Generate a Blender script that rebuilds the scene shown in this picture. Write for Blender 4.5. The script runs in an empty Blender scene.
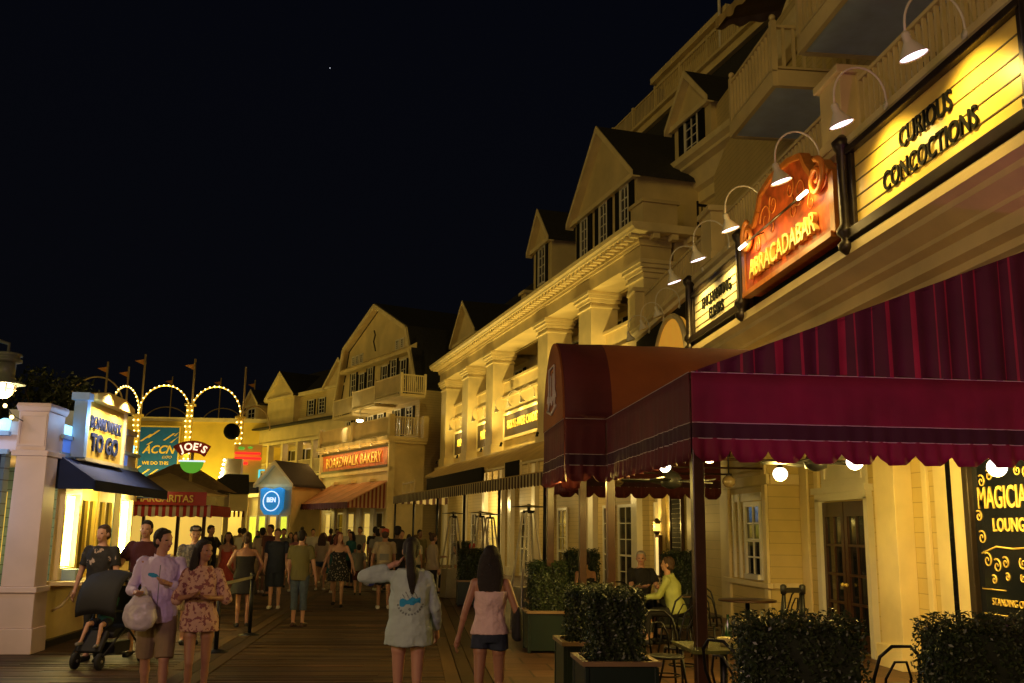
import bpy, math, random
from mathutils import Vector, Matrix, Euler
R = math.radians
sc = bpy.context.scene
COL = sc.collection
rnd = random.Random(7)

# ------------------------------------------------------------------ materials
def _nt(name):
    m = bpy.data.materials.new(name); m.use_nodes = True
    nt = m.node_tree
    return m, nt, nt.nodes['Principled BSDF']

def paint(name, col, rough=.55, var=.12, scale=3., bump=.0, bscale=40., metal=0., emit=None, es=0., spec=.5, coat=0.):
    m, nt, b = _nt(name)
    b.inputs['Roughness'].default_value = rough
    b.inputs['Metallic'].default_value = metal
    b.inputs['Specular IOR Level'].default_value = spec
    b.inputs['Coat Weight'].default_value = coat
    tc = nt.nodes.new('ShaderNodeTexCoord')
    if var > 0:
        n = nt.nodes.new('ShaderNodeTexNoise'); n.inputs['Scale'].default_value = scale; n.inputs['Detail'].default_value = 5
        nt.links.new(tc.outputs['Object'], n.inputs['Vector'])
        r = nt.nodes.new('ShaderNodeValToRGB')
        r.color_ramp.elements[0].position = .3; r.color_ramp.elements[1].position = .7
        r.color_ramp.elements[0].color = tuple(c * (1 - var) for c in col) + (1,)
        r.color_ramp.elements[1].color = tuple(min(1, c * (1 + var)) for c in col) + (1,)
        nt.links.new(n.outputs['Fac'], r.inputs['Fac']); nt.links.new(r.outputs['Color'], b.inputs['Base Color'])
    else:
        b.inputs['Base Color'].default_value = (*col, 1)
    if bump > 0:
        n2 = nt.nodes.new('ShaderNodeTexNoise'); n2.inputs['Scale'].default_value = bscale; n2.inputs['Detail'].default_value = 4
        nt.links.new(tc.outputs['Object'], n2.inputs['Vector'])
        bp = nt.nodes.new('ShaderNodeBump'); bp.inputs['Strength'].default_value = bump; bp.inputs['Distance'].default_value = .02
        nt.links.new(n2.outputs['Fac'], bp.inputs['Height']); nt.links.new(bp.outputs['Normal'], b.inputs['Normal'])
    if emit:
        b.inputs['Emission Color'].default_value = (*emit, 1); b.inputs['Emission Strength'].default_value = es
    return m

def glow(name, col, s, sample=True):
    m, nt, b = _nt(name)
    b.inputs['Base Color'].default_value = (*[min(.8, c) for c in col], 1)
    b.inputs['Emission Color'].default_value = (*col, 1); b.inputs['Emission Strength'].default_value = s
    if not sample: m.cycles.emission_sampling = 'NONE'
    return m

def banded(name, col, col2, period, width, axis='Z', rough=.6, bump=.4, var=.1, sharp=True, distort=0):
    """stripes / clapboards along one object axis: col everywhere, col2 inside the narrow band"""
    m, nt, b = _nt(name); b.inputs['Roughness'].default_value = rough
    tc = nt.nodes.new('ShaderNodeTexCoord'); sp = nt.nodes.new('ShaderNodeSeparateXYZ')
    nt.links.new(tc.outputs['Object'], sp.inputs[0])
    d = nt.nodes.new('ShaderNodeMath'); d.operation = 'DIVIDE'; d.inputs[1].default_value = period
    if distort:
        dn = nt.nodes.new('ShaderNodeTexNoise'); dn.noise_dimensions = '1D'; dn.inputs['Scale'].default_value = 2.3; dn.inputs['Detail'].default_value = 3
        nt.links.new(sp.outputs[axis], dn.inputs['W']); da = nt.nodes.new('ShaderNodeMath'); da.operation = 'MULTIPLY_ADD'; da.inputs[1].default_value = distort
        nt.links.new(dn.outputs['Fac'], da.inputs[0]); nt.links.new(sp.outputs[axis], da.inputs[2]); nt.links.new(da.outputs[0], d.inputs[0])
    else: nt.links.new(sp.outputs[axis], d.inputs[0])
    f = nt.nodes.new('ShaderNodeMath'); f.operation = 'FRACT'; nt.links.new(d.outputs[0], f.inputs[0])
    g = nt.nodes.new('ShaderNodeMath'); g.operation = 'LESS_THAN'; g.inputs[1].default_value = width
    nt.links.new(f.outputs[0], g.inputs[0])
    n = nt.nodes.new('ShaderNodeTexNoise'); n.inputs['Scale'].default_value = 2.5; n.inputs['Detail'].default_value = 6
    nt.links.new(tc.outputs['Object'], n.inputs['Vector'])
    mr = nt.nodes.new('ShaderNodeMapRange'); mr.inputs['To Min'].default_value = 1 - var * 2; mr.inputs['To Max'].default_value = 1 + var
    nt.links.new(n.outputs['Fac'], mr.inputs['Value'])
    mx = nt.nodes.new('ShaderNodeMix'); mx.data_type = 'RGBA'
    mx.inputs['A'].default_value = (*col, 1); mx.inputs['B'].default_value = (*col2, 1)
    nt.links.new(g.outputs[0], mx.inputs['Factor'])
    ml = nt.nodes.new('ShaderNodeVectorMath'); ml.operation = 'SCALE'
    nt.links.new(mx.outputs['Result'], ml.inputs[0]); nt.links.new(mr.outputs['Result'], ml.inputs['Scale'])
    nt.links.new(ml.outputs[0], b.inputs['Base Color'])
    if bump:
        bp = nt.nodes.new('ShaderNodeBump'); bp.inputs['Strength'].default_value = bump; bp.inputs['Distance'].default_value = .015
        nt.links.new(f.outputs[0], bp.inputs['Height']); nt.links.new(bp.outputs['Normal'], b.inputs['Normal'])
    return m

def planks(name, c1, c2, gap, length, width, rough=.45, axis_y=False, gloss_var=.2):
    m, nt, b = _nt(name)
    tc = nt.nodes.new('ShaderNodeTexCoord')
    mp = nt.nodes.new('ShaderNodeMapping'); nt.links.new(tc.outputs['Object'], mp.inputs['Vector'])
    if axis_y: mp.inputs['Rotation'].default_value[2] = R(90)
    br = nt.nodes.new('ShaderNodeTexBrick'); nt.links.new(mp.outputs[0], br.inputs['Vector'])
    br.inputs['Color1'].default_value = (*c1, 1); br.inputs['Color2'].default_value = (*c2, 1); br.inputs['Mortar'].default_value = (*gap, 1)
    br.inputs['Scale'].default_value = 1; br.inputs['Mortar Size'].default_value = .016; br.inputs['Mortar Smooth'].default_value = .1
    br.inputs['Brick Width'].default_value = length; br.inputs['Row Height'].default_value = width
    st = nt.nodes.new('ShaderNodeMapping'); nt.links.new(mp.outputs[0], st.inputs['Vector']); st.inputs['Scale'].default_value = (1.2, 22, 1)
    n = nt.nodes.new('ShaderNodeTexNoise'); n.inputs['Scale'].default_value = 1.6; n.inputs['Detail'].default_value = 8
    nt.links.new(st.outputs[0], n.inputs['Vector'])
    n2 = nt.nodes.new('ShaderNodeTexNoise'); n2.inputs['Scale'].default_value = .45; n2.inputs['Detail'].default_value = 7
    nt.links.new(tc.outputs['Object'], n2.inputs['Vector'])
    mr = nt.nodes.new('ShaderNodeMapRange'); mr.inputs['From Min'].default_value = .3; mr.inputs['From Max'].default_value = .7
    mr.inputs['To Min'].default_value = .3; mr.inputs['To Max'].default_value = 1.7; nt.links.new(n.outputs['Fac'], mr.inputs['Value'])
    mr2 = nt.nodes.new('ShaderNodeMapRange'); mr2.inputs['From Min'].default_value = .3; mr2.inputs['From Max'].default_value = .7
    mr2.inputs['To Min'].default_value = .6; mr2.inputs['To Max'].default_value = 1.35; nt.links.new(n2.outputs['Fac'], mr2.inputs['Value'])
    mu = nt.nodes.new('ShaderNodeMath'); mu.operation = 'MULTIPLY'; nt.links.new(mr.outputs[0], mu.inputs[0]); nt.links.new(mr2.outputs[0], mu.inputs[1])
    ml = nt.nodes.new('ShaderNodeVectorMath'); ml.operation = 'SCALE'
    nt.links.new(br.outputs['Color'], ml.inputs[0]); nt.links.new(mu.outputs[0], ml.inputs['Scale']); nt.links.new(ml.outputs[0], b.inputs['Base Color'])
    rr = nt.nodes.new('ShaderNodeMapRange'); rr.inputs['To Min'].default_value = rough - gloss_var; rr.inputs['To Max'].default_value = rough + gloss_var
    nt.links.new(n2.outputs['Fac'], rr.inputs['Value']); nt.links.new(rr.outputs[0], b.inputs['Roughness'])
    ad = nt.nodes.new('ShaderNodeMath'); ad.operation = 'MULTIPLY_ADD'; nt.links.new(br.outputs['Fac'], ad.inputs[0]); ad.inputs[1].default_value = -1.5
    nt.links.new(n.outputs['Fac'], ad.inputs[2])
    bp = nt.nodes.new('ShaderNodeBump'); bp.inputs['Strength'].default_value = .5; bp.inputs['Distance'].default_value = .012
    nt.links.new(ad.outputs[0], bp.inputs['Height']); nt.links.new(bp.outputs['Normal'], b.inputs['Normal'])
    return m

def blotch(name, c1, c2, scale=20., thr=.55, rough=.8):
    """printed fabric: c1 ground with c2 figures"""
    m, nt, b = _nt(name); b.inputs['Roughness'].default_value = rough
    tc = nt.nodes.new('ShaderNodeTexCoord'); v = nt.nodes.new('ShaderNodeTexNoise'); v.inputs['Scale'].default_value = scale; v.inputs['Detail'].default_value = 3
    nt.links.new(tc.outputs['Object'], v.inputs['Vector'])
    r = nt.nodes.new('ShaderNodeValToRGB'); r.color_ramp.elements[0].position = thr; r.color_ramp.elements[1].position = thr + .03
    r.color_ramp.elements[0].color = (*c1, 1); r.color_ramp.elements[1].color = (*c2, 1)
    nt.links.new(v.outputs['Fac'], r.inputs['Fac']); nt.links.new(r.outputs['Color'], b.inputs['Base Color'])
    return m

M = dict(
    cream=paint('cream paint', (.66, .53, .27), .5, .17, .9, .12, 25.), creamtrim=paint('cream trim paint', (.77, .64, .35), .45, .13, 1.6, .08, 30.),
    siding=banded('cream clapboard', (.64, .50, .23), (.42, .32, .14), .14, .1, 'Z', .55, .5),
    yellowsiding=banded('butter clapboard', (.66, .51, .20), (.44, .33, .12), .2, .06, 'Z', .5, .4),
    white=paint('white paint', (.76, .72, .62), .42, .07, 2.), whitegloss=paint('white gloss paint', (.75, .71, .6), .3, .05),
    roof=paint('dark shingle', (.02, .019, .022), .85, .3, 9., .3), bluegrey=paint('blue grey soffit paint', (.46, .58, .78), .6, .1),
    black=paint('black iron', (.008, .008, .009), .4, .2, 8., spec=.3), blackmat=paint('black board', (.009, .009, .008), .8, .2, spec=.12),
    bronze=paint('dark bronze', (.04, .028, .02), .35, .2, 6., metal=.4), glass=paint('dark glass', (.006, .007, .009), .06, 0, spec=.8),
    wood=paint('brown varnished wood', (.05, .02, .011), .35, .25, 6.), steel=paint('brushed steel', (.55, .54, .52), .3, .08, 8., metal=.9),
    green=paint('dark green planter paint', (.006, .018, .014), .45, .2), rim=paint('planter rim', (.24, .15, .08), .5, .2),
    fab=paint('burgundy canvas', (.165, .004, .032), .78, .22, 2.2, .25, 9.), fabtop=paint('weathered canvas top', (.14, .09, .05), .85, .2), fabside=paint('burgundy canvas side', (.085, .007, .012), .78, .22, 2.2, .25, 9.),  # side canvas is the front's burgundy with shade put into its colour
    orange=paint('rust canvas', (.24, .065, .014), .75, .15, 1.6, .25, 6.), fabdark=paint('dark canvas band', (.035, .004, .014), .8, .1),
    piping=paint('white piping', (.55, .48, .48), .6, .05), endpanel=banded('gathered burgundy canvas', (.075, .003, .025), (.30, .010, .045), .19, .16, 'X', .75, .5, .3, distort=.55),  # pale stripes paint the lit folds into the end panel's colour
    redpaint=paint('red lacquer sign paint', (.45, .08, .014), .5, .45, 5.), gold=paint('gold leaf', (.95, .66, .16), .4, .12, 9., metal=.1),
    signwhite=paint('ivory sign board', (.85, .76, .52), .45, .05), signcream=paint('golden sign board', (.88, .62, .13), .38, .06, 3.), signline=paint('sign rail', (.12, .09, .03), .5, 0),
    tan=paint('tan canvas', (.42, .30, .13), .8, .15, 2.), striped=banded('striped canvas', (.5, .42, .3), (.2, .02, .02), .24, .5, 'X', .8, 0),
    stripedark=banded('cream and brown stripe', (.55, .47, .3), (.07, .03, .02), .3, .5, 'X', .8, 0),
    navy=paint('navy canvas', (.006, .018, .09), .85, .15, 3.), mauve=paint('mauve pillar paint', (.62, .50, .50), .5, .08, 2.),
    bluewall=banded('blue clapboard', (.16, .28, .46), (.06, .1, .18), .17, .1, 'Z', .55, .5), lightblue=paint('pale blue paint', (.3, .45, .62), .5, .08),
    yellow=paint('yellow stucco', (.80, .58, .10), .6, .1, 1.), teal=paint('teal banner', (.004, .12, .62), .6, .1), rednoz=paint('red board', (.42, .03, .02), .45, .12),
    skin=paint('skin', (.50, .27, .18), .5, .06, 6.), skin2=paint('tanned skin', (.36, .18, .11), .5, .06, 6.), skin3=paint('brown skin', (.2, .1, .06), .5, .06, 6.),
    eye=paint('eye', (.02, .014, .012), .2, 0), lip=paint('lips', (.35, .1, .08), .5, 0),
    hair=paint('dark hair', (.012, .008, .006), .75, .3, 30., .5, 90.), hairb=paint('brown hair', (.06, .03, .016), .7, .3, 30., .5, 90.),
    hairg=paint('grey hair', (.3, .27, .24), .6, .2, 30., .5, 90.), haird=paint('auburn hair', (.12, .02, .014), .45, .3, 30., .5, 90.),
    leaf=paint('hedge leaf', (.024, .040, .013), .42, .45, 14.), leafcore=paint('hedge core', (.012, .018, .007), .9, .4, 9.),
    soil=paint('soil', (.03, .02, .012), .95, .3, 20.), bark=paint('bark', (.06, .042, .028), .9, .3, 8., .5), treeleaf=paint('tree leaf', (.018, .028, .01), .6, .4, 2.),
    disc=glow('lamp reflector glow', (1., .78, .92), 3.5, False), globe=glow('frosted globe glow', (1., .84, .72), 3.5, False), globeoff=paint('unlit smoked globe', (.12, .09, .05), .2, .1),
    tube=glow('fluorescent tube', (1., .83, .30), 26., False), boxglow=glow('backlit amber panel', (1., .62, .05), 1.5), bulb=glow('warm bulb', (1., .72, .25), 6., False),
    cyan=glow('cyan backlit glass', (.3, .7, 1.), 1.8), bluelit=glow('blue backlit panel', (.08, .2, .7), .45), warmwin=glow('lit shop window', (1., .62, .10), .7), warmwin2=glow('lit interior wall', (1., .66, .14), .42),
    greenwin=glow('green lit window', (.75, .85, .06), .8), redneon=glow('red neon', (1., .02, .015), 1.1, False), cyanneon=glow('cyan neon', (.1, .7, .8), .9, False), greenglow=glow('green lit glass', (.16, .6, .05), .4),
    whiteneon=glow('white neon', (1., .9, .6), 9., False), bluebadge=glow('blue backlit badge', (.01, .22, .60), .55), badgewhite=glow('white lit letters', (.7, .85, 1.), .9, False), lamplow=glow('sconce glass', (1., .60, .12), 1.6, False),
)

# ------------------------------------------------------------------ mesh builder
class MB:
    def __init__(s): s.v = []; s.f = []; s.m = []; s.s = []; s.c = 0; s.T = None
    def add(s, vs, fs, smooth=False):
        b = len(s.v)
        s.v += [tuple(s.T @ Vector(v)) for v in vs] if s.T is not None else [tuple(v) for v in vs]
        for f in fs: s.f.append(tuple(b + i for i in f)); s.m.append(s.c); s.s.append(smooth)
        return s
    def box(s, x0, x1, y0, y1, z0, z1):
        if x0 > x1: x0, x1 = x1, x0
        if y0 > y1: y0, y1 = y1, y0
        if z0 > z1: z0, z1 = z1, z0
        return s.add([(x0, y0, z0), (x1, y0, z0), (x1, y1, z0), (x0, y1, z0), (x0, y0, z1), (x1, y0, z1), (x1, y1, z1), (x0, y1, z1)],
                     [(0, 3, 2, 1), (4, 5, 6, 7), (0, 1, 5, 4), (1, 2, 6, 5), (2, 3, 7, 6), (3, 0, 4, 7)])
    def taper(s, c, a0, b0, a1, b1, z0, z1):
        x, y = c
        return s.add([(x - a0, y - b0, z0), (x + a0, y - b0, z0), (x + a0, y + b0, z0), (x - a0, y + b0, z0), (x - a1, y - b1, z1), (x + a1, y - b1, z1), (x + a1, y + b1, z1), (x - a1, y + b1, z1)],
                     [(0, 3, 2, 1), (4, 5, 6, 7), (0, 1, 5, 4), (1, 2, 6, 5), (2, 3, 7, 6), (3, 0, 4, 7)])
    def prism(s, poly, a, b, f):
        """poly of 2-D points extruded from a to b; f maps (p, q, t) to xyz"""
        n = len(poly)
        vs = [f(p, q, a) for p, q in poly] + [f(p, q, b) for p, q in poly]
        return s.add(vs, [tuple(range(n))[::-1], tuple(range(n, 2 * n))] + [(i, (i + 1) % n, n + (i + 1) % n, n + i) for i in range(n)])
    def tube(s, pts, r, seg=8, closed=False, flat=1.):
        pts = [Vector(p) for p in pts]; n = len(pts); vs = []; up = None
        rr = r if isinstance(r, (list, tuple)) else [r] * n
        for i, p in enumerate(pts):
            if closed: t = pts[(i + 1) % n] - pts[i - 1]
            else: t = pts[min(i + 1, n - 1)] - pts[max(i - 1, 0)]
            t.normalize()
            if up is None:
                up = Vector((0, 0, 1)) if abs(t.z) < .95 else Vector((1, 0, 0))
            x = t.cross(up)
            if x.length < 1e-5: x = t.orthogonal()
            x.normalize(); y = x.cross(t).normalized(); up = y
            for k in range(seg):
                a = 2 * math.pi * k / seg
                vs.append(p + x * (math.cos(a) * rr[i]) + y * (math.sin(a) * rr[i] * flat))
        fs = []
        for i in range(n if closed else n - 1):
            j = (i + 1) % n
            for k in range(seg):
                l = (k + 1) % seg
                fs.append((i * seg + k, i * seg + l, j * seg + l, j * seg + k))
        if not closed: fs += [tuple(range(seg))[::-1], tuple((n - 1) * seg + k for k in range(seg))]
        return s.add(vs, fs, True)
    def bar(s, p, q, w, h):
        p = Vector(p); q = Vector(q); t = (q - p).normalized()
        up = Vector((0, 0, 1)) if abs(t.z) < .95 else Vector((0, 1, 0))
        x = t.cross(up).normalized() * w / 2; y = x.cross(t).normalized() * h / 2
        vs = [p - x - y, p + x - y, p + x + y, p - x + y, q - x - y, q + x - y, q + x + y, q - x + y]
        return s.add(vs, [(0, 1, 2, 3), (7, 6, 5, 4), (4, 5, 1, 0), (5, 6, 2, 1), (6, 7, 3, 2), (7, 4, 0, 3)])
    def lathe(s, prof, seg=16, c=(0, 0, 0), rot=None):
        vs = []; T = (Matrix.Translation(c) @ rot.to_4x4()) if rot is not None else Matrix.Translation(c)
        for r, z in prof:
            for k in range(seg):
                a = 2 * math.pi * k / seg; vs.append(T @ Vector((math.cos(a) * r, math.sin(a) * r, z)))
        fs = []
        for i in range(len(prof) - 1):
            for k in range(seg):
                l = (k + 1) % seg
                fs.append((i * seg + k, i * seg + l, (i + 1) * seg + l, (i + 1) * seg + k))
        fs += [tuple(range(seg))[::-1], tuple((len(prof) - 1) * seg + k for k in range(seg))]
        return s.add(vs, fs, True)
    def ball(s, c, r, seg=12, rings=8, rot=None):
        r = r if isinstance(r, (tuple, list)) else (r, r, r); c = Vector(c); vs = []
        for i in range(1, rings):
            th = math.pi * i / rings
            for k in range(seg):
                a = 2 * math.pi * k / seg
                w = Vector((math.sin(th) * math.cos(a) * r[0], math.sin(th) * math.sin(a) * r[1], math.cos(th) * r[2]))
                vs.append(c + (rot @ w if rot else w))
        for sg in (1, -1):
            w = Vector((0, 0, sg * r[2])); vs.append(c + (rot @ w if rot else w))
        n = (rings - 1) * seg; fs = []
        for i in range(rings - 2):
            for k in range(seg):
                l = (k + 1) % seg
                fs.append((i * seg + k, (i + 1) * seg + k, (i + 1) * seg + l, i * seg + l))
        for k in range(seg):
            l = (k + 1) % seg
            fs.append((n, k, l)); fs.append((n + 1, (rings - 2) * seg + l, (rings - 2) * seg + k))
        return s.add(vs, fs, True)
    def cap(s, p, q, r0, r1, seg=12):
        """tapered capsule"""
        p = Vector(p); q = Vector(q); d = q - p; L = max(d.length, 1e-4); t = d / L
        prof = [(r0 * math.cos(a), -r0 * math.sin(a)) for a in (R(80), R(55), R(28))] + [(r0, 0), (r1, L)] + [(r1 * math.cos(a), L + r1 * math.sin(a)) for a in (R(28), R(55), R(80))]
        rot = Vector((0, 0, 1)).rotation_difference(t).to_matrix()
        return s.lathe(prof, seg, p, rot)
    def cone(s, p, q, r0, r1, seg=14):
        p = Vector(p); q = Vector(q); t = (q - p).normalized(); rot = Vector((0, 0, 1)).rotation_difference(t).to_matrix()
        return s.lathe([(r0 * .6, -r0 * .5), (r0, 0), (r1, (q - p).length)], seg, p, rot)
    def loft(s, rings, seg=18, twist=None):
        """rings: (cx, cy, cz, a, b) ellipses, closed ends"""
        vs = []
        for cx, cy, cz, a, b in rings:
            for k in range(seg):
                w = 2 * math.pi * k / seg
                vs.append((cx + a * math.cos(w), cy + b * math.sin(w), cz))
        fs = []
        for i in range(len(rings) - 1):
            for k in range(seg):
                l = (k + 1) % seg
                fs.append((i * seg + k, i * seg + l, (i + 1) * seg + l, (i + 1) * seg + k))
        fs += [tuple(range(seg))[::-1], tuple((len(rings) - 1) * seg + k for k in range(seg))]
        return s.add(vs, fs, True)
    def mesh(s, name, mats):
        me = bpy.data.meshes.new(name); me.from_pydata(s.v, [], s.f)
        for m in (mats if isinstance(mats, (list, tuple)) else [mats]): me.materials.append(m)
        me.polygons.foreach_set('material_index', s.m); me.polygons.foreach_set('use_smooth', s.s)
        me.update(); return me
    def build(s, name, mats, parent=None, label=None, bevel=0):
        o = bpy.data.objects.new(name, s.mesh(name, mats)); COL.objects.link(o)
        if parent: o.parent = parent
        if label: o['label'] = label
        if bevel:
            b = o.modifiers.new('Bevel', 'BEVEL'); b.width = bevel; b.segments = 2; b.limit_method = 'ANGLE'
        return o

def tag(o, label, cat, group=None):
    o['label'] = label; o['category'] = cat
    if group: o['group'] = group
    return o
def thing(name, label, cat, loc=(0, 0, 0), rz=0, group=None):
    o = bpy.data.objects.new(name, None); COL.objects.link(o); o.location = loc; o.rotation_euler = (0, 0, rz); o.empty_display_size = .2
    return tag(o, label, cat, group)
def struct(o): o['kind'] = 'structure'; return o
class Fr:
    """facade frame: u along the facade (away from camera), v out of it, angle a degrees left of +Y"""
    def __init__(s, x, y, a): s.o = (x, y); a = R(a); s.d = (-math.sin(a), math.cos(a)); s.n = (-math.cos(a), -math.sin(a)); s.rz = a + math.pi / 2
    def p(s, u, v=0, z=0): return (s.o[0] + s.d[0] * u + s.n[0] * v, s.o[1] + s.d[1] * u + s.n[1] * v, z)
    def thing(s, name, label, cat, u=0, v=0, z=0, group=None): return thing(name, label, cat, s.p(u, v, z), s.rz, group)
def dup(root, loc, rz=None, label=None, group=None, scale=None):
    r = root.copy(); COL.objects.link(r); r.location = loc
    if rz is not None: r.rotation_euler = (0, 0, rz)
    if scale: r.scale = (scale,) * 3
    if label: r['label'] = label
    if group: r['group'] = group
    for ch in list(root.children):
        c = ch.copy(); COL.objects.link(c); c.parent = r
        for g in list(ch.children):
            d = g.copy(); COL.objects.link(d); d.parent = c
    return r
def text(name, s, size, mat, parent, loc, rot=(90, 0, 180), ext=.01, xs=1., off=0., lab=None, shear=0., sp=1.):
    cu = bpy.data.curves.new(name, 'FONT'); cu.body = s; cu.size = size; cu.extrude = ext; cu.offset = off; cu.align_x = 'CENTER'; cu.align_y = 'CENTER'
    cu.shear = shear; cu.space_character = sp; cu.resolution_u = 3
    t = bpy.data.objects.new(name, cu); COL.objects.link(t)
    bpy.context.view_layer.update()
    me = bpy.data.meshes.new_from_object(t.evaluated_get(bpy.context.evaluated_depsgraph_get()))
    COL.objects.unlink(t); bpy.data.objects.remove(t)
    for v in me.vertices: v.co.x *= xs
    me.materials.clear(); me.materials.append(mat)
    o = bpy.data.objects.new(name, me); COL.objects.link(o); o.parent = parent; o.location = loc; o.rotation_euler = tuple(R(a) for a in rot)
    if lab: o['label'] = lab
    return o
def lamp(parent, loc, e, col=(1, .72, .35), r=.08, kind='POINT', aim=None, ang=100, blend=.6, size=None):
    l = bpy.data.lights.new('lamp_light', kind); l.energy = e; l.color = col
    if kind == 'AREA': l.shape = 'RECTANGLE'; l.size, l.size_y = size
    else: l.shadow_soft_size = r
    if kind == 'SPOT': l.spot_size = R(ang); l.spot_blend = blend
    o = bpy.data.objects.new('lamp_light', l); COL.objects.link(o); o.parent = parent; o.location = loc
    if aim is not None: o.rotation_euler = (Vector(aim) - Vector(loc)).to_track_quat('-Z', 'Y').to_euler()
    return o

# ------------------------------------------------------------------ architectural helpers (local u, v, z)
def window(par, u, v, z, w, h, cols=2, rows=4, shut=0, glass=None, fr=None, name='window', dv=.05):
    """window centred at u, bottom z, facing +v"""
    fr = fr or M['white']; b = MB(); t = .09
    b.box(u - w / 2 - t, u - w / 2, v, v + dv, z - t, z + h + t); b.box(u + w / 2, u + w / 2 + t, v, v + dv, z - t, z + h + t)
    b.box(u - w / 2, u + w / 2, v, v + dv, z + h, z + h + t); b.box(u - w / 2, u + w / 2, v, v + dv + .05, z - t, z)
    k = .028
    for i in range(1, cols): b.box(u - w / 2 + w * i / cols - k / 2, u - w / 2 + w * i / cols + k / 2, v + .012, v + dv - .015, z, z + h)
    for i in range(1, rows):
        kk = k * (2 if i == rows // 2 else 1); b.box(u - w / 2, u + w / 2, v + .014, v + dv - .012, z + h * i / rows - kk / 2, z + h * i / rows + kk / 2)
    f = b.build(name, fr, par)
    MB().box(u - w / 2, u + w / 2, v + .001, v + .01, z, z + h).build('pane', glass or M['glass'], f)
    if shut:
        for sg in (-1, 1):
            c = u + sg * (w / 2 + t + shut / 2 + .01); s = MB().box(c - shut / 2, c + shut / 2, v, v + .045, z - .05, z + h + .05)
            s.build('shutter', M['blackmat'], f)
    return f
def railing(b, p, q, h=1.05, sp=.13, post=.09, bal=.035, first=True):
    p = Vector(p); q = Vector(q); L = (q - p).length; up = Vector((0, 0, h)); n = max(1, int(L / sp))
    b.bar(p + up, q + up, .09, .06); b.bar(p + Vector((0, 0, .1)), q + Vector((0, 0, .1)), .06, .05)
    for i in range(1, n):
        c = p.lerp(q, i / n); b.box(c.x - bal / 2, c.x + bal / 2, c.y - bal / 2, c.y + bal / 2, c.z + .12, c.z + h - .03)
    for c in ((p, q) if first else (q,)): b.box(c.x - post / 2, c.x + post / 2, c.y - post / 2, c.y + post / 2, c.z, c.z + h + .12)
    return b
def gable(par, uc, w, v, z0, z1, zp, back, eave=.2, win=None, wallmat=None, name='dormer', shut=.25, glass=None):
    """gabled dormer facing +v: wall (z0..z1), triangular top to zp, running back along -v"""
    b = MB(); poly = [(uc - w / 2, z0), (uc + w / 2, z0), (uc + w / 2, z1), (uc, zp), (uc - w / 2, z1)]
    b.prism(poly, v, v - back, lambda p, q, t: (p, t, q))
    o = b.build(name, wallmat or M['cream'], par)
    r = MB(); e = eave; sl = (zp - z1) / (w / 2); t = .14
    for sg in (-1, 1):
        pts = [(uc + sg * (w / 2 + e), z1 - sl * e), (uc, zp), (uc, zp + t * 1.3), (uc + sg * (w / 2 + e), z1 - sl * e + t)]
        if sg < 0: pts = pts[::-1]
        r.prism(pts, v + e, v - back, lambda p, q, t_: (p, t_, q))
    r.build('roof', M['roof'], o)
    k = MB()
    for sg in (-1, 1):
        pts = [(uc + sg * (w / 2 + e + .01), z1 - sl * (e + .01) - .04), (uc, zp - .06), (uc, zp + t * 1.35), (uc + sg * (w / 2 + e + .01), z1 - sl * e + t + .01)]
        k.prism(pts, v + e + .05, v + e + .003, lambda p, q, t_: (p, t_, q))
        pts = [(uc + sg * (w / 2 + e), z1 - sl * e - .05), (uc, zp - .05), (uc, zp - .004), (uc + sg * (w / 2 + e), z1 - sl * e - .004)]
        if sg < 0: pts = pts[::-1]
        k.prism(pts, v + e, v + .004, lambda p, q, t_: (p, t_, q))
    k.box(uc - w / 2 - e * .6, uc + w / 2 + e * .6, v + .003, v + e * .7, z1 - .2, z1 - .04)
    k.build('trim', M['creamtrim'], o)
    if win:
        for (du, zz, ww, hh) in win: window_sub(o, uc + du, v, zz, ww, hh, shut, glass)
    return o
def window_sub(par, u, v, z, w, h, shut=.25, glass=None):
    b = MB(); t = .08
    b.box(u - w / 2 - t, u - w / 2, v + .003, v + .06, z - t, z + h + t); b.box(u + w / 2, u + w / 2 + t, v + .003, v + .06, z - t, z + h + t)
    b.box(u - w / 2, u + w / 2, v + .003, v + .06, z + h, z + h + t); b.box(u - w / 2, u + w / 2, v + .003, v + .1, z - t, z)
    b.box(u - .02, u + .02, v + .015, v + .04, z, z + h)
    for i in (1, 2, 3): b.box(u - w / 2, u + w / 2, v + .016, v + .038, z + h * i / 4 - .015, z + h * i / 4 + .015)
    b.c = 1; b.box(u - w / 2, u + w / 2, v + .004, v + .012, z, z + h)
    if shut:
        b.c = 2
        for sg in (-1, 1): c = u + sg * (w / 2 + t + shut / 2 + .01); b.box(c - shut / 2, c + shut / 2, v + .003, v + .05, z - .05, z + h + .05)
    return b.build('window', [M['white'], glass or M['glass'], M['blackmat']], par)
# ------------------------------------------------------------------ ground and sky
w = bpy.data.worlds.new('World'); sc.world = w; w.use_nodes = True
bg = w.node_tree.nodes['Background']
tcw = w.node_tree.nodes.new('ShaderNodeTexCoord'); sx = w.node_tree.nodes.new('ShaderNodeSeparateXYZ'); rp = w.node_tree.nodes.new('ShaderNodeValToRGB')
w.node_tree.links.new(tcw.outputs['Generated'], sx.inputs[0]); w.node_tree.links.new(sx.outputs['Z'], rp.inputs['Fac']); w.node_tree.links.new(rp.outputs['Color'], bg.inputs['Color'])
rp.color_ramp.elements[0].color = (.0020, .0021, .0030, 1); rp.color_ramp.elements[1].color = (.0009, .0013, .0032, 1); rp.color_ramp.elements[1].position = .8
bg.inputs['Strength'].default_value = 1.0

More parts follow.
